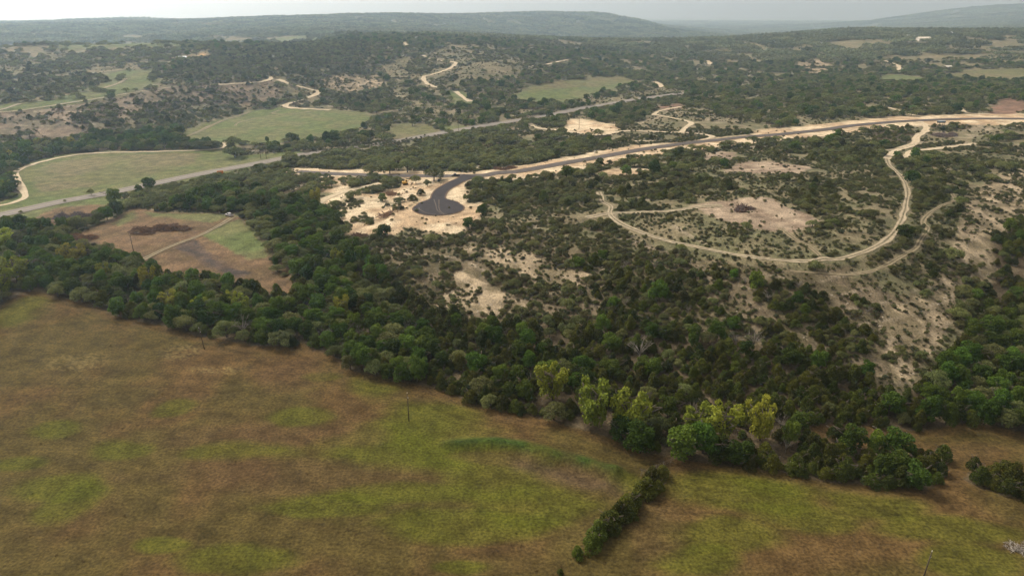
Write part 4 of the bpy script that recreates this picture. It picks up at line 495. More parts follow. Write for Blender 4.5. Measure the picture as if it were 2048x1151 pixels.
_F = np.stack([_I[:-1, :-1], _I[:-1, 1:], _I[1:, 1:], _I[1:, :-1]], -1).reshape(-1, 4)[:, ::-1]
ground = mesh_obj('ground', np.stack([gx, gy, T.z.ravel()], 1), _F, ground_mat(), smooth=True); tag(ground, kind='structure')
_a = ground.data.attributes.new('cover', 'FLOAT_COLOR', 'POINT'); _a.data.foreach_set('color', np.concatenate([cover, np.ones((len(gx), 1))], 1).astype(np.float32).ravel())
for _nm, _v in (('stony', stony), ('grassy', grassy)):
    _a = ground.data.attributes.new(_nm, 'FLOAT', 'POINT'); _a.data.foreach_set('value', _v.astype(np.float32))
# ---------------------------------------------------------------- roads and tracks
def strip_mesh(line, width, lift, ragged=0.0, nx=6, step=2.5):
    L = np.array(line, float); seg = np.hypot(*np.diff(L, axis=0).T); s = np.concatenate([[0], np.cumsum(seg)])
    n = max(4, int(s[-1]/step)); t = np.linspace(0, s[-1], n); x = np.interp(t, s, L[:, 0]); y = np.interp(t, s, L[:, 1])
    tx = np.gradient(x); ty = np.gradient(y); h = np.hypot(tx, ty); nx_, ny_ = ty/h, -tx/h
    A = np.linspace(-1, 1, nx); V = []
    wl = width/2*(1+ragged*(vnoise(t/9, t*0+3.3, 7)-0.5)*2); wr = width/2*(1+ragged*(vnoise(t/9, t*0+8.1, 9)-0.5)*2)
    for i, a in enumerate(A):
        w = np.where(a < 0, wl, wr); px = x+nx_*a*w; py = y+ny_*a*w
        V.append(np.stack([px, py, T(px, py)+lift+0.00035*np.hypot(px, py)], 1))
    V = np.stack(V, 1).reshape(-1, 3); I = np.arange(n*nx).reshape(n, nx)
    Fq = np.stack([I[:-1, :-1], I[:-1, 1:], I[1:, 1:], I[1:, :-1]], -1).reshape(-1, 4)[:, ::-1]
    return V, Fq, np.tile(A, n)
def road_obj(name, line, width, mat, lift=0.06, ragged=0.0, nx=6, step=2.5):
    V, Fq, A = strip_mesh(line, width, lift, ragged, nx, step)
    o = mesh_obj(name, V, Fq, mat, smooth=True); a = o.data.attributes.new('across', 'FLOAT', 'POINT'); a.data.foreach_set('value', A.astype(np.float32))
    return tag(o, kind='structure')
def road_mat(name, base, edge, wheel, stain=.25, rutw=.18, rutpos=.5, rough=.9, mid=None, worn=0):
    m, nt, b = new_mat(name, rough, .15)
    at = N(nt, 'ShaderNodeAttribute'); at.attribute_name = 'across'; geo = N(nt, 'ShaderNodeNewGeometry')
    no = N(nt, 'ShaderNodeTexNoise'); no.inputs['Scale'].default_value = .55; no.inputs['Detail'].default_value = 5; nt.links.new(geo.outputs['Position'], no.inputs['Vector'])
    ab = N(nt, 'ShaderNodeMath', operation='ABSOLUTE'); nt.links.new(at.outputs['Fac'], ab.inputs[0])
    sb = N(nt, 'ShaderNodeMath', operation='SUBTRACT'); sb.inputs[1].default_value = rutpos; nt.links.new(ab.outputs[0], sb.inputs[0])
    a2 = N(nt, 'ShaderNodeMath', operation='ABSOLUTE'); nt.links.new(sb.outputs[0], a2.inputs[0])
    r = N(nt, 'ShaderNodeMapRange'); r.inputs[1].default_value = rutw; r.inputs[2].default_value = rutw*2; r.inputs[3].default_value = 1; r.inputs[4].default_value = 0; nt.links.new(a2.outputs[0], r.inputs[0])
    mx = N(nt, 'ShaderNodeMix', data_type='RGBA'); mx.inputs[6].default_value = (*base, 1); mx.inputs[7].default_value = (*wheel, 1); nt.links.new(r.outputs[0], mx.inputs[0])
    e = N(nt, 'ShaderNodeMapRange'); e.inputs[1].default_value = .86; e.inputs[2].default_value = .97; nt.links.new(ab.outputs[0], e.inputs[0])
    m2 = N(nt, 'ShaderNodeMix', data_type='RGBA'); m2.inputs[7].default_value = (*edge, 1); nt.links.new(e.outputs[0], m2.inputs[0]); nt.links.new(mx.outputs[2], m2.inputs[6])
    last = m2.outputs[2]
    if mid:
        c = N(nt, 'ShaderNodeMapRange'); c.inputs[1].default_value = .03; c.inputs[2].default_value = .05; c.inputs[3].default_value = 1; c.inputs[4].default_value = 0; nt.links.new(ab.outputs[0], c.inputs[0])
        m3 = N(nt, 'ShaderNodeMix', data_type='RGBA'); m3.inputs[7].default_value = (*mid, 1); nt.links.new(c.outputs[0], m3.inputs[0]); nt.links.new(last, m3.inputs[6]); last = m3.outputs[2]
    if worn:                                                        # the wheel lines are worn through, the rest is half grown over
        nz = N(nt, 'ShaderNodeTexNoise'); nz.inputs['Scale'].default_value = .42; nz.inputs['Detail'].default_value = 4; nz.inputs['Roughness'].default_value = .7; nt.links.new(geo.outputs['Position'], nz.inputs['Vector'])
        k1 = N(nt, 'ShaderNodeMapRange'); k1.inputs[1].default_value = .05; k1.inputs[2].default_value = .55; k1.inputs[3].default_value = .62; k1.inputs[4].default_value = worn; nt.links.new(a2.outputs[0], k1.inputs[0])
        k2 = N(nt, 'ShaderNodeMath', operation='ADD'); nt.links.new(nz.outputs['Fac'], k2.inputs[0]); nt.links.new(k1.outputs[0], k2.inputs[1])
        k3 = N(nt, 'ShaderNodeMapRange'); k3.inputs[1].default_value = .50; k3.inputs[2].default_value = .62; nt.links.new(k2.outputs[0], k3.inputs[0]); nt.links.new(k3.outputs[0], b.inputs['Alpha'])
    hs = N(nt, 'ShaderNodeHueSaturation'); v = N(nt, 'ShaderNodeMapRange'); v.inputs[1].default_value = .25; v.inputs[2].default_value = .75; v.inputs[3].default_value = 1-stain; v.inputs[4].default_value = 1+stain
    nt.links.new(no.outputs['Fac'], v.inputs[0]); nt.links.new(v.outputs[0], hs.inputs['Value']); nt.links.new(last, hs.inputs['Color']); nt.links.new(hs.outputs[0], b.inputs['Base Color'])
    return m
M_HWY = road_mat('old_asphalt', (.19,.165,.14), (.25,.21,.165), (.17,.147,.125), .15, mid=(.30,.25,.14))
M_NEW = road_mat('new_asphalt', (.074,.061,.052), (.12,.094,.070), (.086,.071,.060), .25)
M_TRK = road_mat('track_gravel', (.20,.165,.098), (.16,.132,.078), (.31,.25,.165), .35, .15, .5, worn=-.12)
M_TRKW = road_mat('track_caliche', (.40,.32,.205), (.33,.265,.17), (.44,.355,.235), .25, .2, .5, worn=.0)
M_TRKD = road_mat('track_grassy', (.15,.122,.068), (.135,.11,.06), (.22,.175,.105), .3, .16, .5, worn=-.2)
road_obj('highway', HIGHWAY, 11.5, M_HWY, .10, 0, 9); road_obj('road', NEWROAD, 8.5, M_NEW, .12, 0, 9)
for _k, (_w, _p) in TRACKS.items():
    _m = M_TRKD if _k in ('bottom_lane', 'field_path', 'field_curl', 'field_curl_b', 'spur', 'clearing', 'outer') else M_TRK if _k in ('ring', 'summit', 'junction_west', 'outer', 'bluff_low', 'plateau', 'plateau_west', 'plateau_top') else M_TRKW
    road_obj('dirt_track', _p, _w, _m, .08, .45, 7, 2.0)
# the turning circle with its stem
M_BULB = plain('new_asphalt_circle', (.030,.025,.025), .9, .15, .22, .35); M_BULBE = plain('road_edge_soil', (.12,.08,.053), .95, .1, .3, .5)
M_DUST = plain('dusty_tyre_marks', (.105,.085,.068), .95, .1, .3, .7)
def disc(name, radius, mat, lift):
    V = [(BULB[0], BULB[1])]; n = 72; rings = 8
    for j in range(1, rings+1):
        for i in range(n): a = 2*math.pi*i/n; V.append((BULB[0]+math.cos(a)*radius*j/rings, BULB[1]+math.sin(a)*radius*j/rings))
    V = [(x, y, float(T(x, y))+lift+.00035*math.hypot(x, y)) for x, y in V]
    Fc = [(0, 1+i, 1+(i+1) % n) for i in range(n)]+[(1+(j-1)*n+i, 1+j*n+i, 1+j*n+(i+1) % n, 1+(j-1)*n+(i+1) % n) for j in range(1, rings) for i in range(n)]
    return tag(mesh_obj(name, V, Fc, mat, smooth=True), kind='structure')
def flared(name, mat, lift, extra):
    x, y, _ = polyz(STEM); L = np.stack([x, y], 1); n = len(L); t = np.linspace(0, 1, n); tx = np.gradient(x); ty = np.gradient(y); h = np.hypot(tx, ty)
    d = np.hypot(x-BULB[0], y-BULB[1]); w = 3.7+extra+7.5*sstep(21, 9, d)*sstep(0, .5, t)+4.5*sstep(.16, 0, t)
    A = np.linspace(-1, 1, 9); V = []
    for a in A:
        px = x+ty/h*a*w; py = y-tx/h*a*w; V.append(np.stack([px, py, T(px, py)+lift+.00035*np.hypot(px, py)], 1))
    V = np.stack(V, 1).reshape(-1, 3); I = np.arange(n*9).reshape(n, 9); o = mesh_obj(name, V, np.stack([I[:-1, :-1], I[:-1, 1:], I[1:, 1:], I[1:, :-1]], -1).reshape(-1, 4)[:, ::-1], mat, smooth=True)
    return tag(o, kind='structure')
disc('road_shoulder', 14.3, M_BULBE, .06); flared('road_shoulder', M_BULBE, .08, .9)
flared('road', M_BULB, .14, 0); disc('turning_circle', 13.5, M_BULB, .17)
for _p in TYRE: road_obj('road_marking', _p, .5, M_DUST, .21, .3, 3, 1.0)
# ---------------------------------------------------------------- plants
def rot_frames(nrm, rng):
    """two unit vectors across each normal, turned at random"""
    a = np.where(np.abs(nrm[:, 2:3]) < .9, np.array([[0, 0, 1.]]), np.array([[1., 0, 0]]))
    u = np.cross(nrm, a); u /= np.linalg.norm(u, axis=1, keepdims=True); v = np.cross(nrm, u)
    t = rng.uniform(0, 2*math.pi, len(nrm))[:, None]
    return u*np.cos(t)+v*np.sin(t), v*np.cos(t)-u*np.sin(t)
def sprays(rng, lobes, count, leaf, droop=0.0, aspect=1.0, flat=0.55):
    """leaf sprays over the outer part of a set of rounded lobes; lobes = rows of centre xyz, radii xyz"""
    lobes = np.asarray(lobes, float); area = (lobes[:, 3]*lobes[:, 4]+lobes[:, 3]*lobes[:, 5]); pick = rng.choice(len(lobes), count, p=area/area.sum())
    L = lobes[pick]; d = rng.normal(size=(count, 3)); d /= np.linalg.norm(d, axis=1, keepdims=True); d[:, 2] = np.where(d[:, 2] < -.45, -d[:, 2]*.6, d[:, 2])
    k = 0.70+0.36*rng.random(count)**0.8; k = np.where(rng.random(count) < .12, k+.22*rng.random(count), k)
    c = L[:, :3]+d*L[:, 3:]*k[:, None]
    # leave out what lies deep inside another lobe
    deep = np.zeros(count, bool)
    for q in lobes: deep |= (((c-q[:3])/(q[3:]*.66))**2).sum(1) < 1
    c = c[~deep]; d = d[~deep]; n = len(c)
    nr = d*flat+rng.normal(size=(n, 3))*.6+np.array([0, 0, .25]); nr /= np.linalg.norm(nr, axis=1, keepdims=True)
    u, v = rot_frames(nr, rng); s = leaf*rng.uniform(.55, 1.25, n)[:, None]
    u = u*s*aspect; v = v*s/aspect
    bend = nr*s*rng.uniform(-.25, .25, n)[:, None]
    P = np.stack([c-u-v*.35+bend, c+u*.15-v, c+u+v*.3+bend, c-u*.2+v], 1).reshape(-1, 3)
    tint = np.repeat(rng.normal(0.5, .22, n), 4)
    return P, np.arange(4*n).reshape(n, 4), tint
def limb_tubes(mb, rng, base, tips, r0, n=6):
    for t in tips:
        a = Vector(base); b = Vector(t); mid = a.lerp(b, .5)+Vector((rng.normal()*.25, rng.normal()*.25, .3))
        mb.tube(a, mid, r0, r0*.65, n); mb.tube(mid, b, r0*.65, r0*.22, n)
def plant(kind, rng, lod):
    """one plant of unit crown width and unit height: (crown verts, quads, tint), trunk MB"""
    q = {0: 1.0, 1: .22, 2: .06}[lod]; lf = {0: 1.0, 1: 2.0, 2: 3.6}[lod]
    lobes = []; mb = MB(); ns = 6 if lod == 0 else 4
    if kind == 'cedar':
        n = 15
        for i in range(n):
            h = (i+.5)/n; a = i*2.4+rng.normal()*.5; rad = (1-h**1.5)*.30*(.75+.5*rng.random())
            r = (.17+.10*rng.random())*(1.12-.45*h)
            lobes.append((math.cos(a)*rad, math.sin(a)*rad, .10+.74*h, r, r, r*(.85+.4*rng.random())*.9))
        c = sprays(rng, lobes, int(3800*q), .030*lf, aspect=1.25, flat=.35); tips = [(l[0]*.8, l[1]*.8, l[2]) for l in lobes[4:14:3]]
    elif kind == 'shrub':
        n = 9
        for i in range(n):
            a = i*2.4; rad = .30*math.sqrt((i+.3)/n)*(.8+.5*rng.random()); r = .17+.09*rng.random()
            lobes.append((math.cos(a)*rad, math.sin(a)*rad, .30+.35*rng.random()*(1-rad), r, r, r*1.5))
        c = sprays(rng, lobes, int(1500*q), .050*lf, aspect=1.25, flat=.35); tips = [(l[0]*.7, l[1]*.7, l[2]) for l in lobes[::3]]
    elif kind == 'scrubcedar':
        n = 13
        for i in range(n):
            a = i*2.4+rng.normal()*.4; rad = .36*math.sqrt((i+.3)/n)*(.75+.5*rng.random()); r = .12+.10*rng.random()
            lobes.append((math.cos(a)*rad, math.sin(a)*rad, .25+.50*(1-rad/.45)*rng.uniform(.5, 1.2), r, r, r*1.45))
        c = sprays(rng, lobes, int(3000*q), .036*lf, aspect=1.25, flat=.35); tips = [(l[0]*.7, l[1]*.7, l[2]) for l in lobes[::3]]
    elif kind == 'oak':
        n = 17
        for i in range(n):
            a = i*2.4+rng.normal()*.3; f = math.sqrt((i+.4)/n); rad = .40*f; r = .12+.10*rng.random()
            lobes.append((math.cos(a)*rad, math.sin(a)*rad, .80-.34*f*f+rng.normal()*.06, r, r, r*1.05))
        c = sprays(rng, lobes, int(4200*q), .026*lf, flat=.6); tips = [(l[0]*.85, l[1]*.85, l[2]-.02) for l in lobes[2::3]]
    elif kind == 'elm':
        n = 16
        for i in range(n):
            h = (i+.5)/n; a = i*2.4+rng.normal()*.4; rad = .33*math.sqrt(max(.05, 1-(h*1.2-.35)**2))*(.55+.6*rng.random()); r = .13+.10*rng.random()
            lobes.append((math.cos(a)*rad, math.sin(a)*rad, .20+.68*h, r, r, r*.85))
        c = sprays(rng, lobes, int(4000*q), .030*lf, flat=.6); tips = [(l[0]*.8, l[1]*.8, l[2]) for l in lobes[4::3]]
    elif kind == 'cottonwood':
        for b in range(5):                                         # upright leaders, each its own column of leaf
            a = b*1.26+rng.normal()*.25; lean = .20+.10*rng.random(); top = .80+.2*rng.random()
            for j in range(7):
                h = (j+.5)/7; r = (.10+.07*rng.random())*(1.15-.45*h)
                lobes.append((math.cos(a)*lean*(.35+h)+rng.normal()*.045, math.sin(a)*lean*(.35+h)+rng.normal()*.045, .18+(top-.24)*h, r, r, r*1.1))
        c = sprays(rng, lobes, int(4200*q), .030*lf, flat=.45); tips = [(l[0], l[1], l[2]) for l in lobes[5::7]]+[(l[0], l[1], l[2]) for l in lobes[3::7]]
    elif kind == 'dead':
        for b in range(9):
            a = b*2.4; lean = .22+.25*rng.random(); tip = Vector((math.cos(a)*lean, math.sin(a)*lean, .55+.4*rng.random())); root = Vector((0, 0, .22+.12*rng.random()))
            mid = root.lerp(tip, .5)+Vector((0, 0, .06)); mb.tube(root, mid, .016, .010, 5); mb.tube(mid, tip, .010, .004, 4)
            for k in range(5):
                e = mid.lerp(tip, rng.random())+Vector((rng.normal()*.10, rng.normal()*.10, .10*rng.random()))
                mb.tube(mid.lerp(tip, .2+.15*k), e, .006, .002, 3)
                e2 = e+Vector((rng.normal()*.07, rng.normal()*.07, .05)); mb.tube(e, e2, .003, .0015, 3)
        mb.tube((0, 0, -.02), (0, 0, .3), .03, .018, 6)
        lobes = [(rng.normal()*.2, rng.normal()*.2, .6+.1*rng.normal(), .05, .05, .04) for _ in range(4)]
        return sprays(rng, lobes, 90, .02), mb
    tr = {'scrubcedar': .025, 'cedar': .030, 'shrub': .02, 'oak': .034, 'elm': .030, 'cottonwood': .028}[kind]; top = {'scrubcedar': .30, 'cedar': .55, 'shrub': .25, 'oak': .40, 'elm': .45, 'cottonwood': .35}[kind]
    mb.tube((0, 0, -.05), (0, 0, top), tr, tr*.7, ns+1); limb_tubes(mb, rng, (0, 0, top*.85), tips, tr*.6, ns)
    return c, mb
FOL = {'scrubcedar': leaf_mat('hill_juniper_foliage', (.052,.056,.016), (.172,.172,.058), .03, .42, .35), 'far': leaf_mat('far_wood_foliage', (.062,.074,.034), (.180,.196,.094), .03, .40, .35), 'cedar': leaf_mat('juniper_foliage', (.023,.030,.003), (.094,.102,.013), .03, .46, .25), 'shrub': leaf_mat('scrub_foliage', (.046,.050,.017), (.140,.140,.054), .03, .40, .35),
       'oak': leaf_mat('oak_foliage', (.056,.067,.019), (.168,.180,.056), .02, .36, .35), 'elm': leaf_mat('broadleaf_foliage', (.025,.047,.005), (.092,.138,.015), .025, .45, .3),
       'cottonwood': leaf_mat('cottonwood_foliage', (.092,.110,.011), (.315,.315,.038), .03, .30, .35), 'dead': leaf_mat('withered_foliage', (.10,.085,.06), (.17,.145,.10), .01, .2)}
M_BARK = plain('bark', (.085,.068,.052), .9, .1, .3, 6); M_GREYWOOD = plain('bare_wood', (.19,.165,.135), .9, .1, .25, 6)
def bark(kind): return M_GREYWOOD if kind == 'dead' else M_BARK
NAME = {'scrubcedar': 'hill_juniper_tree', 'cedar': 'juniper_tree', 'shrub': 'juniper_shrub', 'oak': 'oak_tree', 'elm': 'broadleaf_tree', 'cottonwood': 'cottonwood_tree', 'dead': 'dead_tree'}
NVAR = {'scrubcedar': 6, 'cedar': 7, 'shrub': 4, 'oak': 5, 'elm': 5, 'cottonwood': 4, 'dead': 3}
PROTO = {}       # (kind, variant) -> (crown mesh, trunk mesh)
def set_tint(me, tint):
    a = me.attributes.new('tint', 'FLOAT', 'POINT'); v = np.zeros(len(me.vertices), np.float32); v[:len(tint)] = tint; a.data.foreach_set('value', v)
for k in NAME:
    for i in range(NVAR[k]):
        rng = np.random.default_rng(100+ord(k[0])*7+ord(k[1])+i*13)
        (P, Q, t), mb = plant(k, rng, 0)
        c = mesh_obj('crown', P, Q, FOL[k], link=False); set_tint(c.data, t)
        b = mesh_obj('trunk', mb.v, mb.f, bark(k), link=False, smooth=True)
        PROTO[k, i] = (c.data, b.data)
        bpy.data.objects.remove(c); bpy.data.objects.remove(b)
def joined(kind, i, lod):
    """foliage and wood of one plant as a single mesh, for the masses that nobody counts"""
    rng = np.random.default_rng(100+ord(kind[0])*7+ord(kind[1])+i*13)
    (P, Q, t), mb = plant(kind, rng, lod)
    if lod == 2: mb = MB()
    o = mesh_obj('p', np.concatenate([P, np.array(mb.v).reshape(-1, 3)]) if mb.v else P, [tuple(q) for q in Q]+[tuple(j+len(P) for j in f) for f in mb.f], [FOL[kind], bark(kind)], link=False)
    set_tint(o.data, t); mi = np.zeros(len(o.data.polygons), np.int32); mi[len(Q):] = 1; o.data.polygons.foreach_set('material_index', mi)
    return o
LIB = {}
def library(key, objs):
    c = bpy.data.collections.new(key)
    for i, o in enumerate(objs): o.name = '%s_%02d' % (key, i); c.objects.link(o)
    LIB[key] = c; return c
def mass(name, coll, pos, rot, scl, pick, label=None, colour=None):
    """one object that sets copies of the plants in COLL at many points"""
    me = bpy.data.meshes.new(name); n = len(pos); me.vertices.add(n); me.vertices.foreach_set('co', np.asarray(pos, np.float32).ravel())
    for nm, ty, key, val in (('rot', 'FLOAT_VECTOR', 'vector', rot), ('scl', 'FLOAT_VECTOR', 'vector', scl), ('pick', 'INT', 'value', pick)):
        a = me.attributes.new(nm, ty, 'POINT'); a.data.foreach_set(key, np.asarray(val, np.int32 if ty == 'INT' else np.float32).ravel())
    if colour is not None:
        a = me.attributes.new('spot', 'FLOAT_VECTOR', 'POINT'); a.data.foreach_set('vector', np.asarray(colour, np.float32).ravel())
    o = bpy.data.objects.new(name, me); COL.objects.link(o)
    ng = bpy.data.node_groups.new(name, 'GeometryNodeTree'); ng.interface.new_socket('Geometry', in_out='INPUT', socket_type='NodeSocketGeometry'); ng.interface.new_socket('Geometry', in_out='OUTPUT', socket_type='NodeSocketGeometry')
    gi = ng.nodes.new('NodeGroupInput'); go = ng.nodes.new('NodeGroupOutput'); ip = ng.nodes.new('GeometryNodeInstanceOnPoints'); ci = ng.nodes.new('GeometryNodeCollectionInfo')
    ci.inputs['Collection'].default_value = coll; ci.inputs['Separate Children'].default_value = True; ci.inputs['Reset Children'].default_value = True
    def attr(nm, ty):
        a = ng.nodes.new('GeometryNodeInputNamedAttribute'); a.data_type = ty; a.inputs['Name'].default_value = nm; return a.outputs['Attribute']
    e2r = ng.nodes.new('FunctionNodeEulerToRotation')
    ng.links.new(gi.outputs[0], ip.inputs['Points']); ng.links.new(ci.outputs[0], ip.inputs['Instance']); ip.inputs['Pick Instance'].default_value = True
    ng.links.new(attr('pick', 'INT'), ip.inputs['Instance Index']); ng.links.new(attr('rot', 'FLOAT_VECTOR'), e2r.inputs[0]); ng.links.new(e2r.outputs[0], ip.inputs['Rotation']); ng.links.new(attr('scl', 'FLOAT_VECTOR'), ip.inputs['Scale'])
    ng.links.new(ip.outputs[0], go.inputs[0])
    md = o.modifiers.new('scatter', 'NODES'); md.node_group = ng
    return tag(o, label=label, kind='stuff')
MIX = {'slopewood': (('scrubcedar', .52), ('cedar', .40), ('elm', .05), ('dead', .03)), 'hedge': (('cedar', .90), ('elm', .10)), 'creek': (('elm', .46), ('oak', .28), ('cedar', .24), ('cottonwood', .010), ('dead', .01)), 'cedarwood': (('cedar', .80), ('scrubcedar', .05), ('oak', .06), ('elm', .08), ('dead', .01)), 'cedar': (('scrubcedar', .72), ('cedar', .12), ('oak', .08), ('shrub', .08)),
       'scrub': (('shrub', .50), ('scrubcedar', .46), ('oak', .04)), 'oak': (('oak', .84), ('scrubcedar', .16)), None: (('scrubcedar', .52), ('oak', .40), ('elm', .08))}
SIZE = {'scrubcedar': (2.1, 5.0, .60, .92), 'cedar': (2.8, 6.4, .80, 1.2), 'shrub': (1.3, 2.8, .65, .9), 'oak': (5.0, 9.0, .62, .85), 'elm': (5.0, 8.4, .95, 1.3), 'cottonwood': (5.5, 8.0, 1.2, 1.6), 'dead': (4.0, 6.0, .9, 1.3)}
ROADS_ALL = [([p for p in HIGHWAY if p[0] < -165], 13.0), ([p for p in HIGHWAY if p[0] > -75], 13.0), ([p for p in NEWROAD if p[0] > -45], 11.0), (STEM, 12.0)]+[(p, w+1.2) for w, p in TRACKS.values()]
def scatter(r0, r1, half, spacing, factor, seed):
    """plants by land cover between two distances: arrays kind, x, y, width, height, zone"""
    rng = np.random.default_rng(seed)
    n = int(half*(r1*r1-r0*r0)/spacing**2)
    a = rng.uniform(-half, half, n); r = np.sqrt(rng.uniform(r0*r0, r1*r1, n)); x = np.sin(a)*r; y = np.cos(a)*r
    g, c = zones_at(x, y)
    cov = np.array([0.76]+[z[2] if z[2] is not None else 0 for z in ZONES])[c+1]
    # clumps and glades
    f = .6*fbm(x, y, 9*factor, 2, 301)+.4*fbm(x, y, 45, 2, 303); f = np.searchsorted(np.sort(f[::37]), f)/(n/37)
    keep = (f < np.where(cov > .8, np.minimum(1, cov*1.07), cov*.80)) & (cov > 0); x, y, c, cov = x[keep], y[keep], c[keep], cov[keep]
    for line, w in ROADS_ALL+[(NEWROAD, 11.0), (HIGHWAY, 13.0)]:
        d = line_dist(x, y, line, w); k = d > w/2+.6; x, y, c, cov = x[k], y[k], c[k], cov[k]
    kinds = []; W = np.zeros(len(x)); H = np.zeros(len(x))
    for i in range(len(x)):
        z = ZONES[c[i]] if c[i] >= 0 else ('', '', .9, None, 1.05)
        t = rng.random(); acc = 0
        for k, q in MIX[z[3]]:
            acc += q
            if t < acc: break
        lo, hi, h0, h1 = SIZE[k]; s = (z[4] or 1)*factor
        w = (lo+(hi-lo)*rng.random()**1.2)*s; kinds.append(k); W[i] = w; H[i] = w*rng.uniform(h0, h1)*(0.9 if w > 7 else 1)*(1 if z[0].startswith(('belt', 'hedge')) else .82)
    # the roads and tracks were opened up: low growth only on the side they are seen from
    k = np.ones(len(x), bool); rr = np.hypot(x, y); sh = H*rr/np.maximum(CAM_H-T(x, y)-H, 25)
    lucky = rng.random(len(x))
    for line, w in ROADS_ALL:
        for q in (.3, .6, .9):
            s_ = 1+q*sh/rr; k &= (line_dist(x*s_, y*s_, line, w) > w/2*.9) | (lucky < .06)
    kinds = np.array(kinds, dtype=object)[k]; x, y, W, H, c = x[k], y[k], W[k], H[k], c[k]
    # no two crowns in the same place
    ok = np.zeros(len(x), bool); cell = {}; cs = 5.0*factor
    for i in rng.permutation(len(x)):
        gx_, gy_ = int(x[i]//cs), int(y[i]//cs); good = True
        for aa in (-1, 0, 1):
            for bb in (-1, 0, 1):
                for j in cell.get((gx_+aa, gy_+bb), ()):
                    if (x[i]-x[j])**2+(y[i]-y[j])**2 < ((W[i]+W[j])*.5*.54)**2: good = False; break
                if not good: break
            if not good: break
        if good: ok[i] = True; cell.setdefault((gx_, gy_), []).append(i)
    kinds = kinds[ok]; x, y, W, H, c = x[ok], y[ok], W[ok], H[ok], c[ok]
    v = T.visible(x, y, T(x, y)+H+1.5)
    return kinds[v], x[v], y[v], W[v], H[v], c[v]
near = scatter(72, 520, .86, 1.75, 1.0, 1); mid = scatter(520, 1500, .80, 3.4, 1.12, 2)
print('plants', len(near[0]), len(mid[0]))
# keep clear of the single trees and things
_keep = np.ones(len(near[0]), bool)
for _k, _x, _y, _h, _w in TREES1: _keep &= np.hypot(near[1]-_x, near[2]-_y) > _w*.38+near[3]*.2
for _k, (_x, _y) in PTS.items(): _keep &= np.hypot(near[1]-_x, near[2]-_y) > (near[3]*.5+(9 if _k in ('pile_clearing', 'pile_roadside', 'pile_junction') else 4 if 'pile' in _k or _k in ('truck', 'digger', 'pickup', 'blind', 'bush_top') else 1.2))
near = tuple(a[_keep] for a in near)
def frame_uv(x, y, z):
    """where a point shows on the 2048 x 1151 photograph"""
    d = np.stack([x, y, z-CAM_H]); f = d[1]*math.cos(PITCH)-d[2]*math.sin(PITCH); up = d[1]*math.sin(PITCH)+d[2]*math.cos(PITCH)
    return 1024+1365*d[0]/f, 575.5-1365*up/f, f
PLACE = {'belt_left': 'in the creekside wood below the clearing', 'belt_mid': 'in the tall wood below the turning circle', 'belt_right': 'in the dark wood under the hill', 'belt_east': 'in the wood right of the bare slope', 'hedge': 'in the thick hedge below the second field', 'hedge_east': 'in the separate clump at the right edge',
 'slope': 'on the stony slope below the ring track', 'slope_dark': 'in the thicket on the slope under the ring track', 'slope_bare_east': 'on the bare pale limestone slope above the second field', 'slope_bare_mid': 'on the pale rubble below the turning circle', 'slope_bare_top': 'beside the rubble strip running down from the turning circle',
 'hilltop': 'scattered on the grassy hilltop inside the ring track', 'hill_dense_a': 'in the thicket just east of the turning circle', 'hill_dense_b': 'in the thicket on the hill north of the bare summit', 'hill_dense_c': 'in the thicket along the near side of the new road', 'hill_dense_d': 'in the clump east of the bare summit', 'hill_dense_e': 'in the band of wood east of the ring track', 'hill_dense_f': 'in the clump below the bend of the ring track',
 'hill_mid': 'in the scrub by the track crossing west of the summit', 'hill_gap': 'on open ground inside the ring track', 'hill_gap_b': 'on open grass between ring track and bare summit', 'east_bare': 'on the bare rocky flank east of the hill', 'east_low': 'in the wood below the bare eastern flank', 'east_wood': 'in the wood beyond the eastern flank', 'oaks_north': 'in the oak grove north of the new road', 'oaks_mid': 'in the open oaks between highway and clearing', 'oaks_west': 'in the oaks behind the clearing', 'road_verge': 'on the verge of the new road', 'yard_scrub': 'on the pale soil west of the turning circle', 'yard': 'on the bare pale yard by the turning circle', 'yard_thicket': 'in the thicket by the yellow digger', 'pad_scrub': 'in the scrub around the pale gravel pad', 'east_junction': 'by the track junction', 'east_junction_wood': 'in the clump west of the track junction', 'east_junction_hedge': 'in the row beside the new road', 'bluff_foot': 'along the creek at the edge of the western field', None: 'in the wood along the highway'}
LOOK = {'scrubcedar': ('squat', 'olive juniper', 'juniper'), 'cedar': ('dark', 'olive juniper', 'juniper'), 'shrub': ('low', 'juniper bush', 'shrub'), 'oak': ('grey-green', 'round-crowned oak', 'oak'), 'elm': ('bright green', 'leafy tree', 'tree'), 'cottonwood': ('yellow-green', 'cottonwood', 'cottonwood'), 'dead': ('bare grey', 'open-branched dead tree', 'dead tree')}
GROUP = {'scrubcedar': 'squat junipers', 'cedar': 'junipers', 'shrub': 'juniper bushes', 'oak': 'oaks', 'elm': 'leafy trees', 'cottonwood': 'cottonwoods', 'dead': 'dead trees'}
def make_tree(kind, var, x, y, w, h, rz, label, group, sink=.0):
    """a thing of its own: an Empty at the foot that parents crown and trunk"""
    z = float(T(x, y)); o = empty(NAME[kind], (x, y, z-sink), rz); q = random.uniform(.84, 1.19); o.scale = (w*q, w/q, h); o.rotation_euler = (random.gauss(0, .05), random.gauss(0, .05), rz)
    for nm, me in (('crown', PROTO[kind, var][0]), ('trunk', PROTO[kind, var][1])):
        c = bpy.data.objects.new(nm, me); COL.objects.link(c); c.parent = o
    return tag(o, label, LOOK[kind][2], group)
def ordinal(n): return '%d%s' % (n, 'th' if 10 <= n % 100 <= 20 else {1: 'st', 2: 'nd', 3: 'rd'}.get(n % 10, 'th'))
_kd, _x, _y, _w, _h, _c = near
_u, _v, _f = frame_uv(_x, _y, T(_x, _y)+_h*.6)
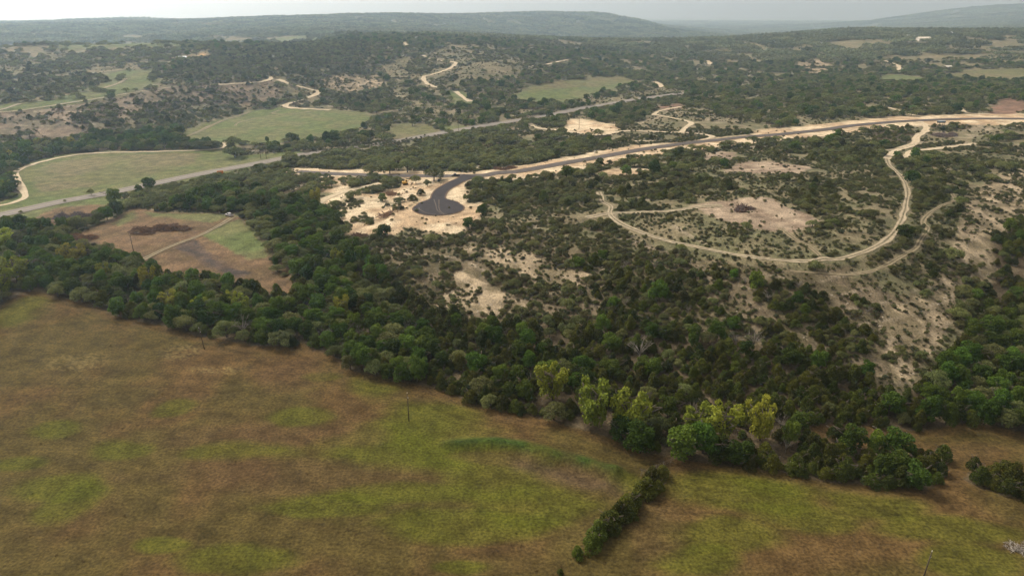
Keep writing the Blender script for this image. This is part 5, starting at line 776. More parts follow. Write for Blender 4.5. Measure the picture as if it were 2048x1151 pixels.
_inframe = (_u > -20) & (_u < 2068) & (_v > 0) & (_v < 1165)
_score = np.where(_inframe, _w*np.sqrt(_h/_w)/_f, 0)
_EDGE = np.array(ZONES[ZN.index('field_edge')][5]); _ed = line_dist(_x, _y, [tuple(p) for p in _EDGE], 30)
single = np.zeros(len(_x), bool); edge_no = 0
for k in NAME:
    cap = {'scrubcedar': 290, 'cedar': 270, 'oak': 270, 'elm': 280, 'shrub': 290}.get(k, 40)
    idx = np.nonzero((_kd == k) & (_score > 0))[0]; idx = idx[np.argsort(-_score[idx])][:cap]; single[idx] = True
# words for the trees nearest to something that is easy to find
LANDMARK = {0: 'the westernmost bright cottonwood', 1: 'the pale cottonwood pair', 2: 'the broad pale cottonwood', 3: 'the wide yellow cottonwood', 4: 'the brightest yellow cottonwood', 5: 'the slim forked cottonwood', 6: 'the round yellow-green tree', 7: 'the western small yellow tree', 8: 'the middle small yellow tree', 9: 'the eastern small yellow tree', 10: 'the pale green tree at the meadow end',
 13: 'the dark green corner tree', 14: 'the two-crowned green tree', 15: 'the green tree by the fence post', 17: 'the bright hedge bush', 18: 'the slim green tree', 19: 'the half-dead grey tree', 20: 'the pale dead tree', 21: 'the forked dead tree', 22: 'the small dead tree behind the hedge', 24: 'the lone round tree by the clearing', 39: 'the spreading oak by the road', 40: 'the small open oak on the yard'}
MARKS = [(TREES1[j][1], TREES1[j][2], s) for j, s in LANDMARK.items()]+[(*PTS[k], s) for k, s in (('pole_edge', 'the leaning pole'), ('pole_clearing', 'the pole by the clearing'), ('pile_yard', 'the compact brush heap'), ('pile_road', 'the roadside branch heap'), ('pile_dead', 'the brown dead brush heap'), ('pile_clearing', 'the heap in the clearing'), ('bush_top', 'the summit brush heap'), ('truck', 'the pale pickup'), ('digger', 'the yellow digger'), ('pickup', 'the dark pickup'), ('blind', 'the shed on posts'), ('pile_junction', 'the junction brush heap'), ('trailer', 'the orange container'), ('white_post', 'the white board'))]
NEARBY = {}
for _mx, _my, _s in MARKS:
    _mr = math.hypot(_mx, _my); _ux, _uy = _mx/_mr, _my/_mr; _sx = (_x-_mx)*_uy-(_y-_my)*_ux; _sy = (_x-_mx)*_ux+(_y-_my)*_uy
    for _rel, _q, _o2 in (('left of', -_sx, _sy), ('right of', _sx, _sy), ('just behind', _sy, _sx), ('in front of', -_sy, _sx)):
        for k in NAME:
            cand = np.nonzero(single & (_kd == k) & (_q > 1) & (_q < 22) & (np.abs(_o2) < _q*.75))[0]; cand = [i for i in cand if i not in NEARBY]
            if cand: i = min(cand, key=lambda i: _q[i]); NEARBY[i] = '%s %s' % (_rel, _s)
_sidx = np.nonzero(single)[0]; _sidx = _sidx[np.argsort(_u[_sidx])]
_edge_sorted = {}
PLAN = []
for i in _sidx:
    k = _kd[i]; zn = ZN[_c[i]] if _c[i] >= 0 else None; q = LOOK[k]
    size = 'small ' if _w[i] < SIZE[k][0]*1.12 else 'large ' if _w[i] > SIZE[k][1]*.92 else ''
    if i in NEARBY: lab = '%s%s %s %s' % (size, q[0], q[1], NEARBY[i]); grp = GROUP[k]+' near landmarks'
    elif _ed[i] < 5 and zn and (zn.startswith('belt') or zn == 'hedge'):
        e = _edge_sorted.setdefault(k, []); e.append(i)
        lab = '%s %s on the meadow edge, %s of its kind from left' % (q[0], q[1], ordinal(len(e))); grp = GROUP[k]+' along the meadow edge'
    else:
        pl = PLACE.get(zn, PLACE[None]); lab = '%s%s %s %s' % (size, q[0], q[1], pl); grp = '%s %s' % (size+GROUP[k], pl)
    PLAN.append([i, k, lab, grp])
# where many look alike, say in which part of their wood they stand
_by = {}
for p in PLAN: _by.setdefault(p[2], []).append(p)
for lab, ps in _by.items():
    if len(ps) < 4 or len(lab.split()) > 14: continue
    uu = np.array([_u[p[0]] for p in ps]); vv = np.array([_v[p[0]] for p in ps]); u1, u2 = np.quantile(uu, [1/3, 2/3]); v1 = np.median(vv)
    for p, a_, b_ in zip(ps, uu, vv):
        side = 'left' if a_ < u1 else 'right' if a_ > u2 else 'middle'; part = '%s %s' % ('upper' if b_ < v1 else 'lower', side); p[2] = '%s, %s' % (lab, part); p[3] = '%s, %s' % (p[3], part)
for i, k, lab, grp in PLAN:
    make_tree(k, int(RNG.integers(NVAR[k])), float(_x[i]), float(_y[i]), float(_w[i]), float(_h[i]), float(RNG.uniform(0, 6.28)), lab, grp)
# the rest of the woods, kind by kind
LODL = {}
_off = 0; _objs = []
for lod in (0, 1):
    for k in NAME:
        LODL[k, lod] = (_off, NVAR[k])
        for i in range(NVAR[k]): _objs.append(joined(k, i, lod)); _off += 1
library('plants', _objs)
MASSNAME = {'scrubcedar': 'hill_juniper_tree', 'cedar': 'juniper_woodland', 'oak': 'oak_woodland', 'elm': 'broadleaf_woodland', 'shrub': 'scrub_vegetation', 'cottonwood': 'cottonwood_woodland', 'dead': 'dead_brush_woodland'}
for k in NAME:
    P = []; Rr = []; Sc = []; Pk = []
    for (kd, x, y, w, h, c), own in ((near, single), (mid, None)):
        m = (kd == k) if own is None else (kd == k) & ~own
        if not m.any(): continue
        xx, yy = x[m], y[m]; n = m.sum(); rr = np.hypot(xx, yy)
        P.append(np.stack([xx, yy, T(xx, yy)-.05], 1)); Rr.append(np.stack([RNG.normal(size=n)*.05, RNG.normal(size=n)*.05, RNG.uniform(0, 6.28, n)], 1)); qq = RNG.uniform(.84, 1.19, n); Sc.append(np.stack([w[m]*qq, w[m]/qq, h[m]], 1))
        o0, nv = LODL[k, 0]; o1, _ = LODL[k, 1]; Pk.append(np.where(rr < 430, o0, o1)+RNG.integers(0, nv, n))
    if P: mass(MASSNAME[k], LIB['plants'], np.concatenate(P), np.concatenate(Rr), np.concatenate(Sc), np.concatenate(Pk))
# low bushes and weeds dotted over the open stony ground
rng = np.random.default_rng(990); n = 95000; a = rng.uniform(-.85, .85, n); r = np.sqrt(rng.uniform(150**2, 620**2, n)); x = np.sin(a)*r; y = np.cos(a)*r
g, c = zones_at(x, y); gk = kinds[g+1]; p = np.select([gk == 'rock', gk == 'rubble', gk == 'redrock', gk == 'drygrass', gk == 'pinksoil', gk == 'caliche'], [.5, .9, .7, .8, .10, .04], 0)*sstep(.25, .6, fbm(x, y, 13, 3, 71))
k = rng.random(n) < p; x, y = x[k], y[k]
for line, w in ROADS_ALL:
    d = line_dist(x, y, line, w); k = d > w/2; x, y = x[k], y[k]
n = len(x); w = rng.uniform(.4, 1.5, n)*(1+np.hypot(x, y)/900); o1, nv = LODL['shrub', 1]
mass('low_scrub_vegetation', LIB['plants'], np.stack([x, y, T(x, y)-.05], 1), np.stack([np.zeros(n), np.zeros(n), rng.uniform(0, 6.28, n)], 1), np.stack([w, w, w*rng.uniform(.5, .9, n)], 1), o1+rng.integers(0, nv, n))
rng = np.random.default_rng(991); n = 70000; a = rng.uniform(-.8, .8, n); r = np.sqrt(rng.uniform(600**2, 1250**2, n)); x = np.sin(a)*r; y = np.cos(a)*r
g, c = zones_at(x, y); gk = kinds[g+1]; p = np.select([gk == 'rock', gk == 'rubble', gk == 'redrock', gk == 'drygrass', gk == 'pinksoil'], [.5, .9, .75, .6, .10], 0)*sstep(.3, .6, fbm(x, y, 20, 3, 72))
k = rng.random(n) < p; x, y = x[k], y[k]
for line, w in ROADS_ALL:
    d = line_dist(x, y, line, w); k = d > w/2; x, y = x[k], y[k]
n = len(x); w = rng.uniform(.8, 2.6, n)
mass('low_scrub_vegetation', LIB['plants'], np.stack([x, y, T(x, y)-.05], 1), np.stack([np.zeros(n), np.zeros(n), rng.uniform(0, 6.28, n)], 1), np.stack([w, w, w*rng.uniform(.5, .9, n)], 1), o1+rng.integers(0, nv, n))
# far woods: stands of many crowns each
def stand(size, n, w0, w1, rng):
    V = []; Q = []; Tt = []; off = 0
    for i in range(n):
        x, y = rng.uniform(-size/2, size/2, 2); w = rng.uniform(w0, w1); h = w*rng.uniform(.7, 1.1)
        lobes = [(rng.normal()*.14, rng.normal()*.14, .45+.2*rng.random(), .33, .33, .30) for _ in range(3)]
        p, q, t = sprays(rng, lobes, 46, .15); p = p*np.array([w, w, h])+np.array([x, y, 0]); V.append(p); Q.append(q+off); Tt.append(t+rng.normal()*.18); off += len(p)
    o = mesh_obj('s', np.concatenate(V), np.concatenate(Q), FOL['far'], link=False); set_tint(o.data, np.concatenate(Tt)); return o
library('stands', [stand(44, 44, 5, 9, np.random.default_rng(50+i)) for i in range(6)]+[stand(120, 130, 8, 13, np.random.default_rng(80+i)) for i in range(5)])
P = []; Rr = []; Sc = []; Pk = []
for r0, r1, sp, first, nv in ((1480, 3800, 36, 0, 6), (3700, 9500, 105, 6, 5)):
    rng = np.random.default_rng(r0); n = int(.85*(r1*r1-r0*r0)/sp**2*1.25); a = rng.uniform(-.85, .85, n); r = np.sqrt(rng.uniform(r0*r0, r1*r1, n)); x = np.sin(a)*r; y = np.cos(a)*r
    g, c = zones_at(x, y); cov = np.array([0.90]+[z[2] if z[2] is not None else 0 for z in ZONES])[c+1]
    gl = sstep(.30, .42, fbm(x, y, 160, 3, 640)); keep = (rng.random(n) < cov*(.25+.75*gl)); x, y, r = x[keep], y[keep], r[keep]
    z = T(x, y); v = T.visible(x, y, z+14, 220); x, y, z, r = x[v], y[v], z[v], r[v]
    e = 14.0 if r0 < 3000 else 45.0
    sx = (T(x+e, y)-T(x-e, y))/(2*e); sy = (T(x, y+e)-T(x, y-e))/(2*e); n = len(x)
    P.append(np.stack([x, y, z-.6], 1)); Rr.append(np.stack([np.arctan(sy), -np.arctan(sx), np.zeros(n)], 1)); s = rng.uniform(.85, 1.2, n)*rng.choice([-1, 1], n); s2 = np.abs(s)*rng.choice([-1, 1], n); Sc.append(np.stack([s, s2, np.abs(s)*rng.uniform(.8, 1.2, n)], 1)); Pk.append(first+rng.integers(0, nv, n))
print('stands', [len(p) for p in P])
mass('distant_woodland', LIB['stands'], np.concatenate(P), np.concatenate(Rr), np.concatenate(Sc), np.concatenate(Pk))
# trees that stand out one by one
ONE = {}
_spec = ['bright yellow-green cottonwood west of the pale pair at the wood edge', 'tall pale yellow-green cottonwood, western of the close pair above the meadow corner', 'broad pale yellow-green cottonwood, eastern of the close pair above the meadow corner', 'yellow-green cottonwood with a wide crown above two dark green trees', 'brightest yellow cottonwood near the meadow corner', 'slim forked yellow-green cottonwood east of the brightest yellow one',
 'round yellow-green tree beside the dead brown brush heap', 'small yellow-green tree in the creekside wood, western of three', 'small bright yellow tree in the creekside wood, middle of three', 'small yellow-green tree in the creekside wood, eastern of three', 'pale green tree by the western end of the meadow', 'pale green tree at the picture edge below the highway', 'yellow-green tree at the meadow corner by the picture edge',
 'dark green leafy tree at the corner where meadow and hedge meet', 'dark green leafy tree with two crowns at the meadow corner', 'dark green leafy tree east of the corner fence post', 'green leafy tree on the wood edge west of the meadow corner', 'bright green bush standing out of the field hedge', 'slim green tree on the edge of the second field',
 'grey half-dead tree on the meadow edge east of the leaning pole', 'pale grey dead tree among junipers, above the cottonwoods', 'dead tree with forked pale limbs on the hill foot', 'small grey dead tree behind the field hedge', 'bleached dead bush in the front of the field hedge',
 'lone dark round tree at the narrow end of the clearing', 'small round tree beside the highway', 'round tree beside the highway with a clear trunk', 'tiny bush on the highway verge', 'tiny bush at the west end of the highway verge', 'big dark oak standing in the northern field gap', 'broad spreading oak on the edge of the western field', 'broad dark oak by the field gateway, eastern one', 'broad dark oak by the field gateway, western one', 'lone small tree in the northern field', 'small tree on the creek line by the northern field', 'upright green tree on the creek line by the northern field', 'tallest green tree on the creek line, eastern of two', 'tall green tree on the creek line, western of two', 'round oak on the fallow field edge',
 'spreading oak beside the new road by the dark pickup', 'small open oak on the bare yard', 'small green tree in front of the spreading oak', 'tall oak by the highway junction', 'oak on the new road verge, eastern of a pair', 'oak on the new road verge, western of a pair', 'oak behind the yellow digger across the new road', 'sapling on the highway verge',
 'tall green tree between highway and clearing, nearest the highway', 'tall green tree between highway and clearing, middle one', 'tall green tree between highway and clearing, nearest the clearing', 'low oak at the western tip of the clearing', 'round oak beside the roadside brush pile',
 'juniper clump west of the turning circle, larger one', 'juniper clump west of the turning circle, smaller one', 'small juniper alone on the pale soil east of the turning circle', 'low juniper on the pale bank above the dark brush pile']
for j, (k, x, y, h, w) in enumerate(TREES1):
    kk = {'cedar': 'cedar', 'oak': 'oak', 'elm': 'elm', 'cottonwood': 'cottonwood', 'dead': 'dead'}[k]
    make_tree(kk, j % NVAR[kk], x, y, w, h, j*1.7, _spec[j], 'single trees')
for j, (x, y, w, h) in enumerate(HEDGE):
    make_tree('cedar', j % 7, x, y, w, h, j*2.1, ['tiny juniper bush alone at the tip of the hedge row', 'small round juniper at the tip of the hedge row'][j] if j < 2 else 'dark juniper in the hedge row running into the meadow, %s from its tip' % ordinal(j+1), 'hedge row in the meadow')
# meadow grass: low tufts
def tuft(rng, n, mat):
    V = []; Fc = []
    for i in range(n):
        a = rng.uniform(0, 6.28); b = rng.uniform(0, .32); x, y = math.cos(a)*b, math.sin(a)*b; lean = rng.normal(size=2)*.22; h = rng.uniform(.12, .30); w = rng.uniform(.03, .07); t = rng.uniform(0, 3.14)
        k = len(V); V += [(x-math.cos(t)*w, y-math.sin(t)*w, -.03), (x+math.cos(t)*w, y+math.sin(t)*w, -.03), (x+lean[0], y+lean[1], h)]; Fc.append((k, k+1, k+2))
    return mesh_obj('t', V, Fc, mat, link=False)
M_GRASSES = [leaf_mat('dry_grass_blades', (.070,.046,.018), (.12,.085,.035), .01, .2, .5), leaf_mat('olive_grass_blades', (.060,.054,.016), (.10,.09,.03), .01, .2, .5), leaf_mat('green_grass_blades', (.052,.064,.011), (.09,.105,.02), .01, .2, .5)]
library('tufts', [tuft(np.random.default_rng(i), 14, M_GRASSES[i//5]) for i in range(15)])
rng = np.random.default_rng(77); n = 500; a = rng.uniform(-.86, .86, n); r = np.exp(rng.uniform(math.log(85), math.log(330), n)); x = np.sin(a)*r; y = np.cos(a)*r
g, c = zones_at(x, y); gk = kinds[g+1]; k = np.isin(gk, ['meadow', 'drygrass', 'rubble', 'pasture']); x, y = x[k], y[k]; n = len(x)
CI = [T.polar(np.arctan2(x, y), np.log(np.hypot(x, y)), cover[:, i].reshape(T.z.shape)) for i in range(3)]
ratio = CI[1]/CI[0]; sz = rng.uniform(.5, 1.3, n)*(1+np.hypot(x, y)/400); pk = np.where(ratio > .98, 10, np.where(ratio > .76, 5, 0))+rng.integers(0, 5, n)
mass('weeds', LIB['tufts'], np.stack([x, y, T(x, y)], 1), np.stack([np.zeros(n), np.zeros(n), rng.uniform(0, 6.28, n)], 1), np.stack([sz, sz, sz*.8], 1), pk)
# loose limestone on the slopes
def stone(rng):
    import bmesh
    bm = bmesh.new(); bmesh.ops.create_icosphere(bm, subdivisions=1, radius=.5)
    for v in bm.verts: v.co = Vector((v.co.x*rng.uniform(.7, 1.2), v.co.y*rng.uniform(.6, 1.1), v.co.z*rng.uniform(.35, .7)))
    me = bpy.data.meshes.new('stone'); bm.to_mesh(me); bm.free(); me.materials.append(M_STONE); return bpy.data.objects.new('stone', me)
M_STONE = plain('limestone', (.36,.30,.22), .9, .1, .3, 2.5)
library('stones', [stone(np.random.default_rng(i)) for i in range(5)])
rng = np.random.default_rng(78); n = 42000; a = rng.uniform(-.8, .8, n); r = np.sqrt(rng.uniform(180**2, 430**2, n)); x = np.sin(a)*r; y = np.cos(a)*r
g, c = zones_at(x, y); gk = kinds[g+1]; p = np.select([gk == 'rock', gk == 'rubble', gk == 'redrock', gk == 'pinksoil'], [.5, .22, .3, .05], .0)*sstep(.35, .6, fbm(x, y, 10, 3, 8)); k = rng.random(n) < p; x, y = x[k], y[k]; n = len(x)
sz = .22+.9*rng.random(n)**5
mass('limestone_rubble', LIB['stones'], np.stack([x, y, T(x, y)+sz*.05], 1), np.stack([rng.normal(size=n)*.3, rng.normal(size=n)*.3, rng.uniform(0, 6.28, n)], 1), np.stack([sz]*3, 1), rng.integers(0, 5, n))
# ---------------------------------------------------------------- poles, vehicles, piles, buildings
M_POLE = plain('weathered_pole', (.075,.058,.042), .9, .1, .3, 3); M_STEEL = plain('galvanised_steel', (.45,.44,.42), .5, .4, .1, 4, .6); M_CERAM = plain('ceramic', (.55,.52,.48), .4, .4, .05, 3)
def pole(key, height, label, arm=False, lean=(0, 0)):
    x, y = PTS[key]; o = empty('utility_pole', (x, y, float(T(x, y))), .4); o.rotation_euler = (lean[0], lean[1], .4)
    MB().tube((0, 0, -.4), (0, 0, height), .17, .11, 10).build('shaft', M_POLE, o, True)
    if arm:
        MB().box((0, 0, height-.5), (2.4, .12, .14)).build('crossarm', M_POLE, o)
        for sx in (-1.05, 0, 1.05): MB().tube((sx, 0, height-.43), (sx, 0, height-.12), .05, .07, 6).build('insulator', M_CERAM, o)
    else:
        MB().tube((0, 0, height), (0, 0, height+.35), .05, .09, 8).build('insulator', M_CERAM, o, True)
        MB().box((.16, 0, height-1.5), (.16, .16, .30)).build('bracket', M_STEEL, o)
    return tag(o, label, 'utility pole', 'utility poles')
pole('pole_field', 9.7, 'dark wooden utility pole standing alone in the meadow')
pole('pole_edge', 8.5, 'leaning dark utility pole at the meadow edge by the wood', lean=(0, -.06))
pole('pole_corner', 9.5, 'utility pole whose top shows at the bottom of the picture', lean=(0, .03))
pole('pole_clearing', 8.5, 'thin utility pole beside the cleared brown flat')
pole('pole_road_a', 9, 'utility pole across the highway, western of two', True); pole('pole_road_b', 9.5, 'utility pole across the highway, eastern of two', True)
pole('pole_pad', 10, 'tall thin pole on the pale gravel pad', True); pole('pole_strip', 9, 'utility pole on the green strip by the highway', True)
def glassy(): return plain('tinted_glass', (.02,.025,.03), .15, .5, .05, 2)
M_GLASS = glassy(); M_TYRE = plain('tyre_rubber', (.02,.02,.02), .9, .1, .1, 5); M_RIM = plain('wheel_rim', (.35,.35,.36), .4, .5, .05, 5, .6)
def pickup(key, rz, paint, label):
    x, y = PTS[key]; o = empty('pickup_truck', (x, y, float(T(x, y))+.18), rz)
    body = MB(); prof = [(-2.75, .45), (-2.75, 1.02), (-.75, 1.05), (-.75, 1.08), (.95, 1.08), (2.45, 1.00), (2.7, .85), (2.7, .42)]
    body.prism(prof, -.95, .95); b = body.build('body', paint, o)
    MB().prism([(-.75, 1.06), (-.62, 1.78), (.55, 1.80), (1.25, 1.06)], -.86, .86).build('cab', paint, o)
    MB().prism([(-.55, 1.15), (-.48, 1.66), (.48, 1.68), (.95, 1.15)], -.875, .875).build('side_window', M_GLASS, o)
    MB().prism([(.60, 1.74), (1.22, 1.12), (1.27, 1.12), (.65, 1.76)], -.78, .78).build('windscreen', M_GLASS, o)
    MB().box((0, -1.75, 1.06), (1.6, 1.85, .05)).build('bed', M_TYRE, o)
    for sx in (-.88, .88):
        for yy in (-1.75, 1.75):
            w = MB().tube((sx-.13, yy, .38), (sx+.13, yy, .38), .40, .40, 16).build('wheel', M_TYRE, o, False)
            MB().tube((sx-.135, yy, .38), (sx+.135, yy, .38), .22, .22, 12).build('rim', M_RIM, w)
    for sx in (-.7, .7):
        MB().box((sx, 2.69, .80), (.35, .06, .18)).build('headlight', M_CERAM, o); MB().box((sx*1.2, -2.76, .85), (.16, .05, .3)).build('tail_light', M_RED, o)
    MB().box((0, 2.72, .5), (1.8, .1, .2)).build('bumper', M_STEEL, o)
    return tag(o, label, 'pickup truck')
M_RED = plain('red_lens', (.25,.02,.02), .4, .4, .05, 3); M_DARKPAINT = plain('dark_blue_paint', (.010,.012,.022), .35, .5, .1, 1.5); M_WHITEPAINT = plain('white_paint', (.60,.54,.52), .4, .4, .08, 1.5)
pickup('pickup', math.radians(95), M_DARKPAINT, 'dark pickup parked where the stem meets the new road')
pickup('truck', math.radians(60), M_WHITEPAINT, 'pale pickup half hidden under trees beside the clearing')
def digger():
    x, y = PTS['digger']; o = empty('excavator', (x, y, float(T(x, y))), math.radians(-75)); Y = plain('yellow_paint', (.48,.27,.03), .5, .3, .15, 1.5); D = plain('black_steel', (.03,.028,.026), .7, .3, .2, 2)
    for sx in (-1.0, 1.0): MB().prism([(-1.7, .25), (-1.4, 0), (1.4, 0), (1.7, .25), (1.7, .55), (1.4, .8), (-1.4, .8), (-1.7, .55)], sx-.28, sx+.28).build('crawler_track', D, o)
    MB().box((0, 0, .72), (1.5, 1.8, .35)).build('undercarriage', D, o)
    h = MB().prism([(-2.0, .95), (-2.0, 1.9), (-1.7, 2.05), (.4, 2.0), (1.1, 1.5), (1.1, .95)], -1.2, 1.2).build('housing', Y, o); MB().tube((.6, -1.2, 2.0), (.6, -1.2, 2.6), .07, .07, 8).build('exhaust', D, h)
    c = MB().prism([(.0, 1.5), (.1, 2.9), (1.1, 2.9), (1.45, 1.5)], -1.15, -.15).build('cab', Y, o); MB().prism([(.15, 1.75), (.22, 2.75), (1.02, 2.75), (1.25, 1.75)], -1.17, -.13).build('window', M_GLASS, c)
    MB().add(*(lambda b: (b.v, b.f))(MB().tube((.25, 1.0, 1.7), (.25, 2.9, 3.3), .24, .2, 6))).tube((.25, 2.9, 3.3), (.25, 4.3, 2.6), .2, .16, 6).build('boom', Y, o)
    MB().tube((.25, 4.3, 2.6), (.25, 4.0, .9), .16, .13, 6).build('arm', Y, o); MB().prism([(3.5, .75), (4.2, .9), (4.4, .2), (3.9, 0), (3.4, .25)], -.3, .8).build('bucket', D, o)
    tag(o, 'yellow digger parked by the thicket on the bare yard', 'digger')
digger()
def orange_box():
    x, y = PTS['trailer']; o = empty('skip_container', (x, y, float(T(x, y))+.15), math.radians(20)); O = plain('orange_paint', (.50,.17,.015), .55, .3, .2, 1.0)
    MB().box((0, 0, .25), (4.2, 2.3, .15)).build('floor', O, o)
    for sy in (-1, 1):
        w = MB().box((0, sy*1.12, 1.35), (4.2, .08, 2.2)).build('side_panel', O, o)
        for k in range(6): MB().box((-1.9+k*.76, sy*1.19, 1.35), (.12, .08, 2.2)).build('rib', O, w)
    for sx in (-1, 1): MB().box((sx*2.08, 0, 1.35), (.08, 2.2, 2.2)).build('end_panel', O, o)
    MB().tube((-1.8, -.9, .1), (-1.8, .9, .1), .12, .12, 8).build('roller', M_STEEL, o)
    tag(o, 'orange box-shaped container on the highway shoulder', 'container')
orange_box()
def blind():
    x, y = PTS['blind']; o = empty('raised_shed', (x, y, float(T(x, y))), .1); D = plain('dark_boards', (.018,.02,.02), .8, .2, .3, 1.0); R = plain('pale_roof_sheet', (.28,.31,.32), .6, .3, .1, .8)
    for sx in (-2.6, 2.6):
        for sy in (-1.1, 1.1): MB().tube((sx, sy, -.3), (sx, sy, 2.4), .12, .12, 6).build('leg', D, o)
    MB().box((0, 0, 3.0), (6.0, 2.8, 1.3)).build('cabin', D, o); MB().box((0, 0, 3.72), (6.4, 3.2, .12)).build('roof', R, o)
    MB().box((0, -1.42, 3.1), (3.0, .06, .45)).build('window', M_GLASS, o)
    tag(o, 'dark flat-roofed shed on posts beside the new road', 'shed')
blind()
x, y = PTS['white_post']; _o = empty('marker_post', (x, y, float(T(x, y)))); MB().box((0, 0, .9), (.35, .35, 2.0)).build('post', M_CERAM, _o); MB().box((0, 0, 2.1), (1.2, .12, 1.0)).build('board', plain('white_board', (.6, .58, .54), .6), _o); tag(_o, 'white board on a post across the new road', 'sign')
# heaps of grubbed-up trees: trunks and branches lying every way
def brush_pile(key, lx, ly, h, n, cols, rz, label, seed, stems=True, thick=.16, name='brush_pile'):
    rng = np.random.default_rng(seed); x, y = PTS[key]; o = empty(name, (x, y, float(T(x, y))-.1), rz)
    k = max(3, int(lx/2.2)); k = int(k*1.5); sub = [((i+.5)/k*2-1+rng.normal()*.1, rng.uniform(-1, 1), rng.uniform(.55, 1.0)) for i in range(k)]; sub = [(a*lx*.8, b*ly*(1-.5*abs(a)), c) for a, b, c in sub]
    for part, share, th, col, ln in (('trunks', .14, thick*1.3, cols[0], 5.0), ('branches', .42, thick*.65, cols[1], 3.2), ('twigs', .44, thick*.35, cols[2], 1.9)):
        mb = MB()
        for i in range(int(n*share)):
            sx, sy, sh = sub[rng.integers(len(sub))]; rr = lx/k*2.6*sh; a = rng.uniform(0, 6.28); q = math.sqrt(rng.random())
            cx, cy = sx+math.cos(a)*q*rr, sy+math.sin(a)*q*min(rr, ly*.75); cz = (1-q*q)*h*sh*rng.random()**.5
            d = Vector((rng.normal(), rng.normal(), rng.normal()*.45)).normalized()*(ln*rng.uniform(.35, 1)*min(1, lx/6))*.5; c = Vector((cx, cy, max(.2, cz)))
            mb.tube(c-d, c+d, th*rng.uniform(.6, 1.3), th*.4, 4)
        mb.build(part, col, o)['kind'] = 'stuff'
    return tag(o, label, 'brush pile', 'brush piles')
B1 = plain('dead_bark', (.12,.075,.052), .95, .1, .4, 1.2); B2 = plain('dead_branches', (.19,.115,.072), .95, .1, .4, 1.2); B3 = plain('dead_needles', (.22,.12,.066), .95, .1, .4, 1.2)
G1 = plain('grey_bark', (.12,.098,.09), .95, .1, .4, 1.2); G2 = plain('grey_branches', (.19,.15,.135), .95, .1, .4, 1.2); G3 = plain('grey_twigs', (.15,.112,.10), .95, .1, .4, 1.2); W2 = plain('bleached_wood', (.26,.23,.19), .95, .1, .3, 1.2)
brush_pile('pile_roadside', 14, 5.5, 3.2, 2200, (G1, G2, G3), .15, 'long grey-purple heap of grubbed trees beside the highway', 3)
brush_pile('pile_clearing', 15, 5.5, 3.6, 2400, (B1, B2, B3), .12, 'large reddish-brown heap of branches in the middle of the clearing', 4)
brush_pile('pile_road', 9, 3, 1.8, 700, (B1, B2, B3), .1, 'low brown branch heap beside the new road', 5)
brush_pile('pile_yard', 4.6, 3.4, 2.2, 700, (B1, B2, B1), .0, 'compact dark brush heap below the turning circle', 6)
brush_pile('pile_junction', 12, 6, 2.6, 1500, (G1, G2, B2), .1, 'long purple-brown brush heap by the track junction', 7)
brush_pile('pile_dead', 8, 5, 3.4, 1400, (B1, B3, B3), .4, 'brown dead brush heap at the western tip of the clearing', 8)
brush_pile('bush_top', 5, 3.6, 2.6, 1100, (B1, G3, G3), .3, 'round grey-brown brush heap on the bare summit', 9)
brush_pile('pile_yard_low', 6, 5, .7, 400, (B2, B2, B3), .3, 'thin scatter of brown branches on the pale soil', 10)
brush_pile('pile_yard_b', 7, 4, .7, 400, (B2, B2, B3), -.2, 'thin scatter of pinkish branches on the yard', 12)
brush_pile('stump', 3.2, 2.4, 1.2, 500, (W2, W2, G2), .5, 'pale heap of weathered wood in the meadow corner', 13, thick=.08)
# farm buildings far off
M_WROOF = plain('white_metal_roof', (.75,.76,.78), .5, .3, .05, .3); M_TROOF = plain('tan_metal_roof', (.62,.55,.44), .5, .3, .05, .3); M_WALL = plain('pale_wall', (.52,.47,.40), .85, .2, .1, .4); M_DOOR = plain('door_paint', (.12,.10,.09), .7, .2, .1, 1); M_BRWALL = plain('brown_wall', (.16,.12,.09), .85, .2, .1, .4)
def building(key, L, W, H, rise, rz, roof, wall, label, name='barn', nwin=4):
    x, y = PTS[key]; o = empty(name, (x, y, float(T(x, y))-.3), rz)
    MB().prism([(-W/2, 0), (-W/2, H), (0, H+rise), (W/2, H), (W/2, 0)], -L/2, L/2).build('wall', wall, o)
    for s in (-1, 1):
        a = math.atan2(rise, W/2); ln = math.hypot(rise, W/2)+.6
        MB().box((0, s*(W/4+.12), H+rise/2+.10), (L+1.2, ln, .15), Matrix.Rotation(-s*a, 3, 'X')).build('roof', roof, o)
    d = MB().box((0, -W/2-.05, 1.6), (3.2, .1, 3.2)).build('door', M_DOOR, o)
    for k in range(nwin):
        xx = -L*.42+L*.84*k/max(1, nwin-1)
        if abs(xx) < 2.6: continue
        w = MB().box((xx, -W/2-.04, 2.0), (1.4, .08, 1.2)).build('window', M_GLASS, o); MB().box((xx, -W/2-.09, 1.35), (1.7, .12, .1)).build('sill', M_WALL, w)
    return tag(o, label, 'building', 'far farm buildings')
building('barn', 26, 14, 5.5, 3.2, .05, M_TROOF, M_WALL, 'largest pale-roofed barn on the far wooded ridge', nwin=6)
building('shed', 9, 8, 3.5, 2, .5, M_WROOF, M_WALL, 'white-roofed shed just below the largest far barn', 'shed')
building('shed_b', 9, 7, 3.5, 2, -.2, M_WROOF, M_WALL, 'small white shed west of the largest far barn', 'shed')
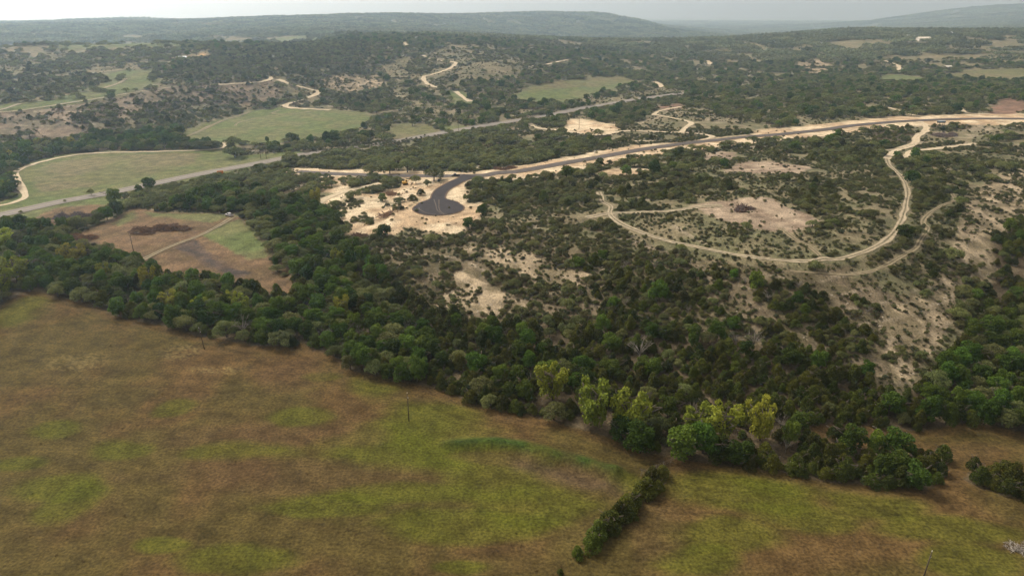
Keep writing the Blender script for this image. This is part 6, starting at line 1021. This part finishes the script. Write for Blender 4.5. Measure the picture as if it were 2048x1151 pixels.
building('barn_mid', 16, 9, 4.5, 2.2, .1, M_WROOF, M_WALL, 'white-roofed barn alone on the middle ridge')
building('barn_far', 14, 8, 4, 2, 0, M_WROOF, M_WALL, 'small white building on the ridge, east of the largest barn')
building('house', 9, 6, 3, 1.6, .3, M_WROOF, M_BRWALL, 'small house beside the orange soil on the western plateau', 'house')
building('barn_e', 11, 7, 3.2, 1.8, .2, M_TROOF, M_WALL, 'small tan building at the edge of the far tan field')
# corner fence where the hedge row meets the wood
_o = empty('wire_fence', (*PTS['fence_a'], float(T(*PTS['fence_a'])))); _fx, _fy = PTS['fence_a']; _gx, _gy = PTS['fence_b']; _st = []
for _i in range(6):
    _px, _py = (_gx-_fx)*_i*.9, (_gy-_fy)*_i*.9; _pz = float(T(_fx+_px, _fy+_py))-float(T(_fx, _fy)); _st.append((_px, _py, _pz))
    MB().tube((_px, _py, _pz-.3), (_px, _py, _pz+1.45), .09, .07, 7).build('post', M_GREYWOOD, _o)
for _h in (.5, .9, 1.3):
    _mb = MB()
    for _a1, _b1 in zip(_st[:-1], _st[1:]): _mb.tube((_a1[0], _a1[1], _a1[2]+_h), (_b1[0], _b1[1], _b1[2]+_h), .012, .012, 4)
    _mb.build('wire', M_STEEL, _o)
tag(_o, 'short wire fence with grey posts at the meadow corner', 'fence')
# ---------------------------------------------------------------- the hazy air
_hz = MB().box((0, 0, 32), (22600, 22600, 368)).build('haze', None)
_m = bpy.data.materials.new('haze_air'); _m.use_nodes = True; _nt = _m.node_tree
for _q in list(_nt.nodes):
    if _q.type == 'BSDF_PRINCIPLED': _nt.nodes.remove(_q)
_v = _nt.nodes.new('ShaderNodeVolumePrincipled'); _v.inputs['Color'].default_value = (.58, .79, 1.0, 1); _v.inputs['Absorption Color'].default_value = (1, 1, 1, 1); _v.inputs['Density'].default_value = 1.35e-4; _v.inputs['Anisotropy'].default_value = 0.68
_nt.links.new(_v.outputs[0], _nt.nodes['Material Output'].inputs['Volume'])
_hz.data.materials.append(_m); tag(_hz, kind='stuff')
